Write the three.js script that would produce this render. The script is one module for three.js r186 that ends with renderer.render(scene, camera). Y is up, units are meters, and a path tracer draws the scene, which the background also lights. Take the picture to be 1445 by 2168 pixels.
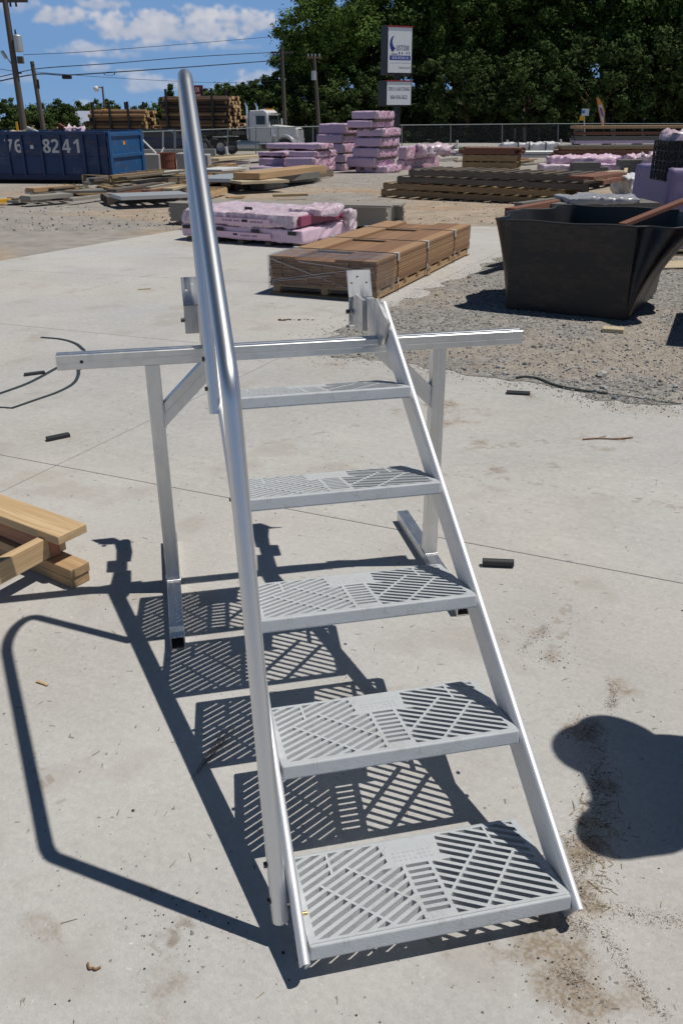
import * as THREE from 'three';
import { RoundedBoxGeometry } from 'three/addons/geometries/RoundedBoxGeometry.js';
import { mergeGeometries, mergeVertices, toCreasedNormals } from 'three/addons/utils/BufferGeometryUtils.js';
import { TextGeometry } from 'three/addons/geometries/TextGeometry.js';
import { FontLoader } from 'three/addons/loaders/FontLoader.js';
import { MarchingCubes } from 'three/addons/objects/MarchingCubes.js';

// ---------- camera, sun, exposure ----------
const scene = new THREE.Scene();
const EYE = 1.648, PITCH = 0.43566, ROLL = -0.00492, FPX = 1806.4, PW = 1445, PH = 2168;
const camera = new THREE.PerspectiveCamera(2 * Math.atan(PH / 2 / FPX) * 180 / Math.PI, PW / PH, 0.05, 2000);
camera.position.set(0, EYE, 0); camera.rotation.order = 'YXZ'; camera.rotation.set(-PITCH, 0, ROLL);
const renderer = new THREE.WebGLRenderer({ antialias: true });
renderer.toneMapping = THREE.LinearToneMapping; renderer.toneMappingExposure = 0.765;
renderer.shadowMap.enabled = true;
const SUND = new THREE.Vector3(0.43165, 1, -0.06236).normalize();
const sun = new THREE.DirectionalLight(new THREE.Color(1, 0.955, 0.88), 5);
sun.position.copy(SUND).multiplyScalar(60); sun.target.position.set(0, 0, -3); sun.castShadow = true; sun.shadow.radius = 1;
sun.shadow.mapSize.set(4096, 4096);
Object.assign(sun.shadow.camera, { left: -40, right: 40, top: 40, bottom: -40, near: 1, far: 160 });
scene.add(sun, sun.target);

// ---------- small tools ----------
let seed_ = 7; const srand = (s) => { seed_ = s >>> 0; };
const rnd = () => { seed_ = (seed_ + 0x6D2B79F5) >>> 0; let t = seed_; t = Math.imul(t ^ (t >>> 15), t | 1); t ^= t + Math.imul(t ^ (t >>> 7), t | 61); return ((t ^ (t >>> 14)) >>> 0) / 4294967296; };
const rr = (a, b) => a + (b - a) * rnd();
const lerp = (a, b, t) => a + (b - a) * t, clamp = (x, a, b) => Math.min(b, Math.max(a, x));
const sstep = (a, b, x) => { const t = clamp((x - a) / (b - a), 0, 1); return t * t * (3 - 2 * t); };
const h2 = (x, y, s) => { let n = Math.imul(x | 0, 374761393) + Math.imul(y | 0, 668265263) + Math.imul(s | 0, 974634777); n = Math.imul(n ^ (n >>> 13), 1274126177); return ((n ^ (n >>> 16)) >>> 0) / 4294967296; };
const vn = (x, y, s = 0) => { const i = Math.floor(x), j = Math.floor(y), u = x - i, v = y - j, a = u * u * (3 - 2 * u), b = v * v * (3 - 2 * v);
  return lerp(lerp(h2(i, j, s), h2(i + 1, j, s), a), lerp(h2(i, j + 1, s), h2(i + 1, j + 1, s), a), b); };
const fbm = (x, y, o = 4, s = 0) => { let v = 0, a = 0.5, t = 0; for (let k = 0; k < o; k++) { v += a * vn(x, y, s + k * 17); t += a; x *= 2.03; y *= 2.03; a *= 0.5; } return v / t; };
const V = (x, y, z) => new THREE.Vector3(x, y, z);
// ground height: flat slab, the yard falls gently behind it
const gy = (z) => { const t = clamp(-z - 14, 0, 45); return -0.013 * t * t / (t + 6); };
// the photograph's sight lines, used to find where things stand on the ground
const cp = Math.cos(PITCH), sp_ = Math.sin(PITCH), cr = Math.cos(ROLL), sr = Math.sin(ROLL);
const fw = V(0, -sp_, -cp), up0 = V(0, cp, -sp_), rt0 = V(1, 0, 0);
const rt = rt0.clone().multiplyScalar(cr).addScaledVector(up0, sr), upv = up0.clone().multiplyScalar(cr).addScaledVector(rt0, -sr);
const ray = (u, v) => fw.clone().addScaledVector(rt, (u - PW / 2) / FPX).addScaledVector(upv, -(v - PH / 2) / FPX);
const A = (u, v, z) => { const d = ray(u, v), t = z / d.z; return V(d.x * t, EYE + d.y * t, z); };
const G = (u, v, y = 0) => { const d = ray(u, v); let t = (y - EYE) / d.y; for (let k = 0; k < 80; k++) t = 0.5 * t + 0.5 * (gy(d.z * t) + y - EYE) / d.y; return V(d.x * t, EYE + d.y * t, d.z * t); };
const mpp = (p) => V(p.x, p.y - EYE, p.z).dot(fw) / FPX;           // metres per photo pixel at p

const used = {};
const named = (n) => { const k = used[n] = (used[n] ?? -1) + 1; return k ? `${n}_${String(k).padStart(3, '0')}` : n; };
function thing(name, label, category, pos, turn = 0, group) {
  const o = new THREE.Group(); o.name = named(name); if (pos) o.position.copy(pos); o.rotation.y = turn;
  o.userData = { label, category }; if (group) o.userData.group = group; scene.add(o); return o;
}
function part(name, geo, mat, parent, pos, rot) {
  const m = new THREE.Mesh(geo, mat); m.name = name; if (pos) m.position.copy(pos); if (rot) m.rotation.set(...rot); parent.add(m); return m;
}
function struct(name, geo, mat, parent) { const m = new THREE.Mesh(geo, mat); m.name = parent ? name : named(name); m.userData.kind = 'structure'; (parent || scene).add(m); return m; }
function solo(name, label, category, geo, mat, pos, turn = 0, group) {
  const m = new THREE.Mesh(geo, mat); m.name = named(name); if (pos) m.position.copy(pos); m.rotation.y = turn; m.userData = { label, category }; if (group) m.userData.group = group; scene.add(m); return m;
}
function copyOf(root, label, pos, turn) { const c = root.clone(); c.name = named(root.name.replace(/_\d\d\d$/, '')); c.userData = { ...root.userData, label }; c.position.copy(pos); if (turn !== undefined) c.rotation.y = turn; scene.add(c); return c; }
const strip = (g) => { const o = g.index ? g.toNonIndexed() : g; for (const k of Object.keys(o.attributes)) if (!['position', 'normal', 'uv'].includes(k)) o.deleteAttribute(k); return o; };
const merge = (list) => mergeGeometries(list.map(strip));
const bx = (w, h, d, x = 0, y = 0, z = 0) => new THREE.BoxGeometry(w, h, d).translate(x, y, z);
const rbx = (w, h, d, r, x = 0, y = 0, z = 0) => new RoundedBoxGeometry(w, h, d, 2, r).translate(x, y, z);
const cyl = (r0, r1, h, n = 12, x = 0, y = 0, z = 0) => new THREE.CylinderGeometry(r0, r1, h, n).translate(x, y, z);
function rod(a, b, r, n = 8, r2 = r) { const d = b.clone().sub(a), g = new THREE.CylinderGeometry(r2, r, d.length(), n); g.applyQuaternion(new THREE.Quaternion().setFromUnitVectors(V(0, 1, 0), d.clone().normalize())); const c = a.clone().add(b).multiplyScalar(0.5); return g.translate(c.x, c.y, c.z); }
function boxUV(g, s = 1) {                                           // uv in metres by the dominant axis of every face
  g = g.index ? g.toNonIndexed() : g; const p = g.attributes.position, uv = new Float32Array(p.count * 2), a = V(), b = V(), c = V();
  for (let i = 0; i < p.count; i += 3) { a.fromBufferAttribute(p, i); b.fromBufferAttribute(p, i + 1); c.fromBufferAttribute(p, i + 2);
    const n = b.clone().sub(a).cross(c.clone().sub(a)), ax = Math.abs(n.x), ay = Math.abs(n.y), az = Math.abs(n.z);
    for (let k = 0; k < 3; k++) { const q = [a, b, c][k]; const w = ax > ay && ax > az ? [q.z, q.y] : ay > az ? [q.x, q.z] : [q.x, q.y]; uv[(i + k) * 2] = w[0] * s; uv[(i + k) * 2 + 1] = w[1] * s; } }
  g.setAttribute('uv', new THREE.BufferAttribute(uv, 2)); return g;
}
function shapeOf(pts, holes = []) { const s = new THREE.Shape(pts.map((p) => new THREE.Vector2(p[0], p[1]))); for (const h of holes) s.holes.push(new THREE.Path(h.map((p) => new THREE.Vector2(p[0], p[1])))); return s; }
const ring = (x, y, r, n = 12) => Array.from({ length: n }, (_, k) => [x + r * Math.cos(k / n * 6.28318), y + r * Math.sin(k / n * 6.28318)]);
const extr = (s, depth, bevel = 0) => new THREE.ExtrudeGeometry(s, { depth, bevelEnabled: bevel > 0, bevelSize: bevel, bevelThickness: bevel, bevelSegments: 2, curveSegments: 10 });
// a box with edges, corners and sides disturbed, as wrapped goods are
function wrapBox(L, H, D, amp, s, cell = 0.09, freq = 6) {
  const n = (x) => clamp(Math.round(x / cell), 2, 84); let g = new THREE.BoxGeometry(L, H, D, n(L), n(H), n(D)); g.deleteAttribute('normal'); g.deleteAttribute('uv'); g = mergeVertices(g, 1e-4);
  const p = g.attributes.position, r = Math.min(0.03, H * 0.12);
  for (let i = 0; i < p.count; i++) { let x = p.getX(i), y = p.getY(i), z = p.getZ(i);
    const cx = clamp(x, -L / 2 + r, L / 2 - r), cy = clamp(y, -H / 2 + r, H / 2 - r), cz = clamp(z, -D / 2 + r, D / 2 - r), d = V(x - cx, y - cy, z - cz), l = d.length() || 1;
    d.multiplyScalar(Math.min(r, l) / l); x = cx + d.x; y = cy + d.y; z = cz + d.z;
    const nn = V(d.x, d.y, d.z).normalize(), q = (k, a, b, c) => Math.abs(vn(x * a + y * c + k * 3.1 + s, z * a + y * b - x * c * 0.4, s + k) - 0.5) * 2;
    const f = amp * (1.5 * q(1, freq * 0.7, freq, 2) - 0.6 + 0.8 * (q(2, freq * 1.9, freq * 2.4, 5) - 0.4) + 0.4 * (q(3, freq * 4.1, freq * 5, 8) - 0.4));
    p.setXYZ(i, x + nn.x * f, y + nn.y * f, z + nn.z * f); }
  g.computeVertexNormals(); return boxUV(g);
}
function tex(w, h, fn, srgb = true) { const d = new Uint8Array(w * h * 4); for (let j = 0; j < h; j++) for (let i = 0; i < w; i++) { const c = fn(i, j), k = (j * w + i) * 4; for (let q = 0; q < 3; q++) { const x = clamp(c[q], 0, 1); d[k + q] = 255 * (srgb ? (x <= 0.0031308 ? 12.92 * x : 1.055 * Math.pow(x, 1 / 2.4) - 0.055) : x) + 0.5; } d[k + 3] = c.length > 3 ? 255 * c[3] : 255; }
  const t = new THREE.DataTexture(d, w, h); t.wrapS = t.wrapT = THREE.RepeatWrapping; t.magFilter = THREE.LinearFilter; t.minFilter = THREE.LinearMipmapLinearFilter; t.generateMipmaps = true; if (srgb) t.colorSpace = THREE.SRGBColorSpace; t.needsUpdate = true; return t; }
// noise that closes on itself over n cells
const tvn = (x, y, n, s) => { const i = Math.floor(x), j = Math.floor(y), u = x - i, v = y - j, a = u * u * (3 - 2 * u), b = v * v * (3 - 2 * v), w = (q) => ((q % n) + n) % n; return lerp(lerp(h2(w(i), w(j), s), h2(w(i + 1), w(j), s), a), lerp(h2(w(i), w(j + 1), s), h2(w(i + 1), w(j + 1), s), a), b); };
const col = (r, g, b) => new THREE.Color(r, g, b);
const std = (c, rough = 0.8, metal = 0, more = {}) => new THREE.MeshStandardMaterial({ color: c, roughness: rough, metalness: metal, ...more });

// ---------- sky: clear blue with fair-weather cumulus ----------
{
  const W = 4096, H = 2048, px = new Float32Array(W * H * 4), UP = 0.25 * W;
  const blobs = [];                                                  // azimuth, elevation (deg), half width, half height, strength
  const dirAE = (u, v) => { const d = ray(u, v).normalize(); return [Math.atan2(d.z, d.x) * 180 / Math.PI, Math.asin(d.y) * 180 / Math.PI]; };
  for (const [u, v, w, h, s] of [[375, 64, 150, 38, 0.92], [250, 62, 70, 30, 0.9], [510, 52, 75, 30, 0.9], [330, 50, 90, 30, 0.85], [125, 33, 60, 24, 0.95], [205, 8, 55, 16, 0.85], [402, 24, 40, 12, 0.75], [50, 15, 50, 18, 0.5], [160, 104, 60, 16, 0.5],
    [205, 108, 50, 14, 0.45], [330, 100, 120, 12, 0.4], [270, 118, 50, 10, 0.45], [205, 145, 36, 12, 0.5], [270, 155, 44, 9, 0.5], [330, 178, 70, 18, 0.6], [300, 190, 30, 10, 0.4], [480, 190, 60, 16, 0.5], [560, 165, 60, 18, 0.6], [510, 100, 70, 8, 0.3], [690, 175, 50, 30, 0.8], [30, 170, 45, 12, 0.35], [190, 222, 30, 8, 0.4], [1090, 4, 40, 14, 0.3]]) {
    const [a, e] = dirAE(u, v); blobs.push([a, e, w / 31.5, h / 31.5, s]); }
  srand(41);
  for (let k = 0; k < 150; k++) { const e = 1 + 26 * rnd() * rnd(), a = rr(-180, 180); if (a > -116 && a < -66 && e < 17) continue; const w = rr(1.5, 7); blobs.push([a, e, w, w * rr(0.18, 0.32), rr(0.35, 1)]); }
  const grid = Array.from({ length: 360 }, () => []);
  blobs.forEach((b) => { for (let a = Math.floor(b[0] - b[2] * 1.7); a <= b[0] + b[2] * 1.7; a++) grid[((a + 180) % 360 + 360) % 360].push(b); });
  for (let j = 0; j < H; j++) {
    const el = (j + 0.5) / H * 180 - 90;
    const t = 1 - Math.exp(-Math.max(0, el - 6) / 14), hz = Math.exp(-Math.max(0, el) / 3.2);
    const base = [lerp(0.205, 0.016, t) + 0.06 * hz, lerp(0.395, 0.038, t) + 0.08 * hz, lerp(0.735, 0.085, t) + 0.05 * hz];
    for (let i = 0; i < W; i++) {
      const az = (i + 0.5) / W * 360 - 180, k = (j * W + i) * 4; let c = base, cov = 0, lit = 0;
      if (el > -0.5 && el < 40) for (const b of grid[clamp(Math.floor(az) + 180, 0, 359)]) {
        let da = az - b[0]; if (da > 180) da -= 360; if (da < -180) da += 360;
        const x = da / b[2], y = (el - b[1]) / b[3], yb = y < 0 ? y * 1.5 : y, r = x * x + yb * yb; if (r > 2.6) continue;
        const n = fbm(az * 0.95 + 70, el * 1.9, 6, 3) * 0.65 + fbm(az * 3.1, el * 4.2, 4, 9) * 0.35;
        const d = sstep(0.05, 0.46, (1 - r) * 0.57 + (n - 0.5) * 1.75) * b[4];
        if (d > 0) { const l = clamp(0.52 + 0.42 * y + (n - 0.5) * 1.6, 0, 1); lit = (lit * cov + l * d) / (cov + d); cov = 1 - (1 - cov) * (1 - d); } }
      if (cov > 0) { const L = [lerp(0.42, 0.84, lit), lerp(0.49, 0.83, lit), lerp(0.64, 0.87, lit)]; c = base.map((q, m) => lerp(q, L[m], cov * 0.9)); }
      px[k] = c[0]; px[k + 1] = c[1]; px[k + 2] = c[2]; px[k + 3] = 1; } }
  const sky = new THREE.DataTexture(px, W, H, THREE.RGBAFormat, THREE.FloatType); sky.mapping = THREE.EquirectangularReflectionMapping; sky.magFilter = THREE.LinearFilter; sky.minFilter = THREE.LinearFilter; sky.needsUpdate = true;
  scene.background = sky; scene.environment = sky;
}

// ---------- materials ----------
const M = {};
{
  const scr = tex(256, 256, (i, j) => { const a = tvn(i / 2, j / 64 * 4, 128, 1), b = tvn(i / 16, j / 16, 16, 2), v = 0.55 + 0.3 * (a - 0.5) + 0.5 * (b - 0.5); return [v, v, v]; }, false);
  M.alu = new THREE.MeshPhysicalMaterial({ color: col(0.68, 0.685, 0.69), metalness: 1, roughness: 0.37 }); M.rail = new THREE.MeshPhysicalMaterial({ color: col(0.76, 0.77, 0.79), metalness: 1, roughness: 0.62 }); M.plate = new THREE.MeshPhysicalMaterial({ color: col(0.58, 0.58, 0.58), metalness: 1, roughness: 0.55, roughnessMap: scr }); M.plate.roughness = 0.95;
  M.tube = new THREE.MeshPhysicalMaterial({ color: col(0.64, 0.66, 0.69), metalness: 1, roughness: 0.38 });
  const smg = tex(512, 512, (i, j) => { const n = tvn(i / 40, j / 40, 13, 301) * 0.5 + tvn(i / 11, j / 11, 47, 302) * 0.3 + tvn(i / 2, j / 2, 256, 303) * 0.2, q = sstep(0.62, 0.75, tvn(i / 18, j / 60, 28, 304)) * 0.14, k = 0.98 + 0.09 * (n - 0.5) - q * 0.3; return [0.69 * k, 0.692 * k, 0.69 * k * (1 - q * 0.15)]; }); smg.repeat.set(1.6, 1.6);
  const smr = tex(256, 256, (i, j) => { const v = 0.4 + 0.08 * (tvn(i / 20, j / 20, 13, 311) - 0.5) + 0.12 * (tvn(i / 2, j / 2, 128, 312) - 0.5); return [v, v, v]; }, false); smr.repeat.set(3, 3);
  M.alu.color.set(1, 1, 1); M.alu.map = smg; M.alu.roughness = 1; M.alu.roughnessMap = smr;
  M.weld = std(col(0.7, 0.7, 0.7), 0.35, 1);
  M.bolt = std(col(0.12, 0.11, 0.1), 0.5, 0.8); M.brass = std(col(0.75, 0.52, 0.2), 0.35, 1);
  const pl = tex(256, 256, (i, j) => { const v = tvn(i / 2, j / 2, 128, 4) * 0.6 + tvn(i / 1.0, j / 1.0, 256, 5) * 0.4; return [v, v, v]; }, false);
  const plc = tex(512, 512, (i, j) => { const n = tvn(i / 48, j / 48, 12, 21) - 0.5 + 0.6 * (tvn(i / 13, j / 13, 40, 22) - 0.5), d = sstep(0.66, 0.82, tvn(i / 22, j / 22, 24, 23)) * sstep(0.45, 0.7, tvn(i / 4, j / 4, 128, 24)); const k = 1 + n * 0.09; return [0.475 * k - 0.05 * d, 0.5 * k - 0.06 * d, 0.52 * k - 0.075 * d]; });
  plc.repeat.set(1.7, 1.7);
  const pl2 = pl; pl2.repeat.set(4, 4);
  M.tread = std(col(1, 1, 1), 0.62, 0, { map: plc, bumpMap: pl2, bumpScale: 0.0006 });
  M.rubber = std(col(0.022, 0.024, 0.028), 0.6); M.black = std(col(0.012, 0.012, 0.014), 0.5); M.strap = std(col(0.03, 0.04, 0.038), 0.45);
  // wood with grain along u
  const wood = (a, b, s, knots = 0.5) => tex(512, 128, (i, j) => { const x = i / 512, y = j / 128, wv = tvn(x * 6, y * 4, 64, s) * 1.6, g = tvn(x * 6, (y * 18 + wv) * 1.0, 64, s + 1), f = tvn(x * 40, y * 90, 1000, s + 2), kx = vn(x * 4, y * 2, s + 8), k = sstep(0.86, 0.93, kx) * knots; const t = clamp(0.25 + 0.75 * g * g + 0.3 * (f - 0.5), 0, 1) * (1 - k) ; return [0, 1, 2].map((q) => lerp(b[q], a[q], t)); });
  const wm = (a, b, s, rough = 0.8) => { const t = wood(a, b, s); return std(col(1, 1, 1), rough, 0, { map: t, bumpMap: t, bumpScale: 0.0008 }); };
  M.pine = wm([0.62, 0.46, 0.27], [0.42, 0.27, 0.13], 31); M.pine2 = wm([0.52, 0.36, 0.2], [0.32, 0.19, 0.095], 37); M.pineRed = wm([0.42, 0.21, 0.12], [0.26, 0.12, 0.07], 39);
  M.pal = [wm([0.36, 0.25, 0.13], [0.2, 0.13, 0.07], 51), wm([0.22, 0.17, 0.12], [0.11, 0.085, 0.06], 57), wm([0.42, 0.31, 0.17], [0.22, 0.15, 0.08], 59), wm([0.17, 0.145, 0.12], [0.085, 0.07, 0.06], 61)];
  M.ipe = [wm([0.35, 0.2, 0.105], [0.23, 0.125, 0.065], 71, 0.7), wm([0.42, 0.26, 0.14], [0.28, 0.16, 0.085], 73, 0.7), wm([0.29, 0.16, 0.085], [0.18, 0.1, 0.055], 77, 0.7)];
  M.greyb = wm([0.33, 0.31, 0.27], [0.25, 0.235, 0.2], 81); M.greyd = wm([0.2, 0.19, 0.17], [0.13, 0.12, 0.11], 83); M.redb = wm([0.24, 0.105, 0.065], [0.14, 0.06, 0.04], 87); M.palewood = wm([0.55, 0.47, 0.33], [0.4, 0.32, 0.2], 89);
  M.bark = std(col(0.12, 0.07, 0.04), 0.95); M.bark2 = std(col(0.24, 0.14, 0.07), 0.95); M.bark3 = std(col(0.07, 0.045, 0.03), 0.95); M.cut = std(col(0.55, 0.36, 0.18), 0.85); M.pole = std(col(0.1, 0.085, 0.07), 0.9);
  M.white = std(col(0.62, 0.62, 0.61), 0.5); M.offwhite = std(col(0.6, 0.6, 0.58), 0.6); M.galv = std(col(0.5, 0.52, 0.53), 0.5, 0.6); M.fence = std(col(0.2, 0.23, 0.235), 0.6, 0.3); M.chrome = std(col(0.8, 0.8, 0.82), 0.15, 1);
  M.glassDark = new THREE.MeshPhysicalMaterial({ color: col(0.02, 0.025, 0.03), roughness: 0.08, metalness: 0 }); M.tyre = std(col(0.015, 0.015, 0.016), 0.85);
  M.steelDark = std(col(0.03, 0.03, 0.035), 0.6, 0.3); const grime = (b, s) => { const t = tex(256, 256, (i, j) => { const n = tvn(i / 32, j / 32, 8, s) * 0.5 + tvn(i / 9, j / 5, 51, s + 1) * 0.5, f = tvn(i / 3, j / 3, 85, s + 2), r = sstep(0.7, 0.8, n * 0.75 + f * 0.3), w = sstep(0.6, 0.75, tvn(i / 20, j / 40, 12, s + 4)) * 0.25 * f; return b.map((q, k) => lerp(lerp(q * (0.8 + 0.4 * f), [0.2, 0.22, 0.26][k], w), [0.1, 0.05, 0.03][k], r * 0.8)); }); return std(col(1, 1, 1), 0.5, 0, { map: t }); }; M.blue = grime([0.005, 0.034, 0.115], 201); M.blueDoorLit = grime([0.008, 0.085, 0.23], 211); M.blueDk = std(col(0.008, 0.02, 0.07), 0.6);  // one blue paint: side colour has shade mixed in, door has the lit tone
  const pw = (s, base, pr) => tex(256, 128, (i, j) => { const x = i / 256, y = j / 128; const n = tvn(x * 24, y * 6, 24, s), m = tvn(x * 60, y * 20, 60, s + 3), p = sstep(0.62, 0.7, tvn(x * 40, y * 14, 40, s + 6)) * pr; const w = sstep(0.5, 0.75, n); let c = base.map((q, k) => lerp(q, [0.74, 0.66, 0.7][k], w * 0.7) * (0.85 + 0.3 * (m - 0.5))); return c.map((q, k) => lerp(q, [0.2, 0.06, 0.1][k], p)); });
  M.pink = std(col(0.68, 0.49, 0.6), 0.42); M.lilac = std(col(0.55, 0.41, 0.545), 0.5); M.pinkEnd = std(col(1, 1, 1), 0.4, 0, { map: pw(101, [0.68, 0.4, 0.54], 0.85) }); M.pinkPale = std(col(1, 1, 1), 0.35, 0, { map: pw(113, [0.72, 0.56, 0.64], 0.25) });
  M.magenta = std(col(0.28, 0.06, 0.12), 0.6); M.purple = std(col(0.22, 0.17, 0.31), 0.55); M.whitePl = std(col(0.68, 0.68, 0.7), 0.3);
  M.film = new THREE.MeshPhysicalMaterial({ color: col(0.84, 0.84, 0.86), roughness: 0.12, transmission: 0.97, specularIntensity: 0.6, thickness: 0, ior: 1.3, side: THREE.DoubleSide });
  M.filmGrey = std(col(0.34, 0.34, 0.36), 0.22);
  const bin = tex(512, 512, (i, j) => { const n = tvn(i / 64, j / 64, 8, 131) * 0.6 + tvn(i / 16, j / 16, 32, 132) * 0.4, m = tvn(i / 5, j / 5, 102, 133); const d = sstep(0.5, 0.72, n) * (0.3 + 0.9 * m); return [0.006 + 0.026 * d, 0.006 + 0.014 * d, 0.007 + 0.009 * d]; });
  M.bin = std(col(1, 1, 1), 0.42, 0, { map: bin });
  M.concBlock = std(col(0.36, 0.35, 0.33), 0.9); M.rust = std(col(0.16, 0.05, 0.03), 0.8); M.roofMetal = std(col(0.4, 0.44, 0.55), 0.45, 0.2); M.wallTan = std(col(0.42, 0.38, 0.28), 0.9);
  M.yellow = std(col(0.75, 0.4, 0.02), 0.6); M.orangeTag = std(col(0.8, 0.33, 0.02), 0.6); M.signRed = std(col(0.32, 0.02, 0.02), 0.6); M.skin = std(col(0.5, 0.3, 0.2), 0.6); M.cloth = std(col(0.1, 0.12, 0.2), 0.9); M.hair = std(col(0.05, 0.03, 0.02), 0.9);
}
const font = await new FontLoader().loadAsync('fonts/droid/droid_sans_bold.typeface.json');
const textGeo = (s, size, depth = 0.004) => { const g = new TextGeometry(s, { font, size, depth, curveSegments: 4 }); g.computeBoundingBox(); const b = g.boundingBox; return g.translate(-(b.min.x + b.max.x) / 2, -(b.min.y + b.max.y) / 2, 0); };

// ---------- ground, slab, gravel, road ----------
const dirtSpots = [[950, 870, .3, .5], [1010, 940, .28, .35], [1060, 1010, .22, .3], [1250, 930, .3, .35], [400, 1960, .12, .5], [340, 2060, .14, .4], [1130, 1330, .12, .6], [1160, 1390, .1, .5], [1240, 1545, .09, .5], [1270, 1660, .07, .55], [1240, 1800, .08, .7], [1225, 1890, .1, .65], [1190, 2000, .12, .5], [1330, 1900, .16, .35], [1205, 2100, .09, .6], [1000, 2010, .09, .25], [1130, 830, .3, .35], [850, 880, .2, .4], [1310, 1470, .12, .4], [1400, 1380, .2, .3], [1050, 1700, .06, .3], [640, 1700, .1, .1], [300, 1880, .1, .3], [100, 2000, .2, .25], [500, 640, .5, .3], [1380, 2080, .15, .35], [740, 775, .3, .35]].map(([u, v, r, s]) => { const p = G(u, v); return [p.x, p.z, r, s]; });
const scrapes = [[330, 2012, 395, 1948, 7], [352, 2002, 440, 1925, 5], [345, 1985, 400, 1940, 3], [1050, 1010, 1445, 1075, 5], [900, 1010, 1180, 985, 9], [1000, 950, 1160, 935, 7], [1170, 1375, 1220, 1230, 4], [560, 940, 760, 900, 5], [60, 1600, 130, 1700, 2.5], [230, 1790, 330, 1890, 3], [640, 690, 900, 660, 6], [150, 620, 420, 560, 7]].map(([a, b, c, d, w]) => { const p = G(a, b), q = G(c, d); return [p.x, p.z, q.x, q.z, w * 0.0016]; });
const concrete = (x, z, fine) => {
  const big = fbm(x * 0.55 + 9, z * 0.55, 3, 11) - 0.5, mid = fbm(x * 2.6, z * 2.6, 3, 15) - 0.5, gr = vn(x * fine, z * fine, 21) - 0.5, gr2 = vn(x * fine * 0.37, z * fine * 0.37, 22) - 0.5, broom = vn(x * 3 + z * 1.2, z * 90 - x * 40, 27) - 0.5;
  let k = 1 + 0.2 * big + 0.17 * mid + 0.13 * gr + 0.1 * gr2 + 0.05 * broom; const warm = fbm(x * 1.1 + 40, z * 1.1, 3, 31) - 0.5;
  let c = [0.456 * k * (1 + 0.05 * warm), 0.443 * k, 0.422 * k * (1 - 0.1 * warm)];
  const wob = 0.25 + 1.7 * fbm(x * 4.5 + 11, z * 4.5, 2, 37); let d = 0; for (const [a, b, r, s] of dirtSpots) { const q = ((x - a) ** 2 + (z - b) ** 2) / (r * r) * wob; if (q < 4) d = Math.max(d, s * Math.exp(-q * 1.1)); }
  const n = fbm(x * 9, z * 9, 4, 33), nn = fbm(x * 3.2 + 5, z * 3.2, 3, 39);
  let m = sstep(0.28, 0.62, d * 0.95 + (n - 0.5) * 0.9) * (0.55 + 0.45 * sstep(0.3, 0.7, vn(x * fine * 0.8, z * fine * 0.8, 35)));
  m = Math.max(m, 0.34 * sstep(0.6, 0.78, nn * 0.75 + n * 0.3) * (0.4 + 0.6 * gr + 0.3));
  const dirt = [0.27, 0.215, 0.155].map((q) => q * (1 + 0.5 * gr)); c = c.map((q, j) => lerp(q, dirt[j], clamp(m, 0, 0.9)));
  for (const [a, b, e, f, w] of scrapes) { const dx = e - a, dz = f - b, t = ((x - a) * dx + (z - b) * dz) / (dx * dx + dz * dz); if (t < 0 || t > 1) continue; const q = Math.abs((x - a) * dz - (z - b) * dx) / Math.hypot(dx, dz) + (fbm(x * 5, z * 5, 2, 81) - 0.5) * 0.05; if (Math.abs(q) < w * 2.4) { const k = sstep(0.42, 0.6, vn(x * 40, z * 40, 83) * 0.6 + vn(t * 9, 0, 85) * 0.4) * 0.22; c = c.map((v, j) => v * (1 - k * (0.8 + 0.15 * j))); } }
  const sp = vn(x * 70, z * 70, 44), sp2 = vn(x * 130 + 3, z * 130, 46); if (sp > 0.965) c = c.map((q) => q * 0.45); if (sp2 > 0.97) c = c.map((q) => Math.min(0.75, q * 1.35));
  return c;
};
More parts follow.
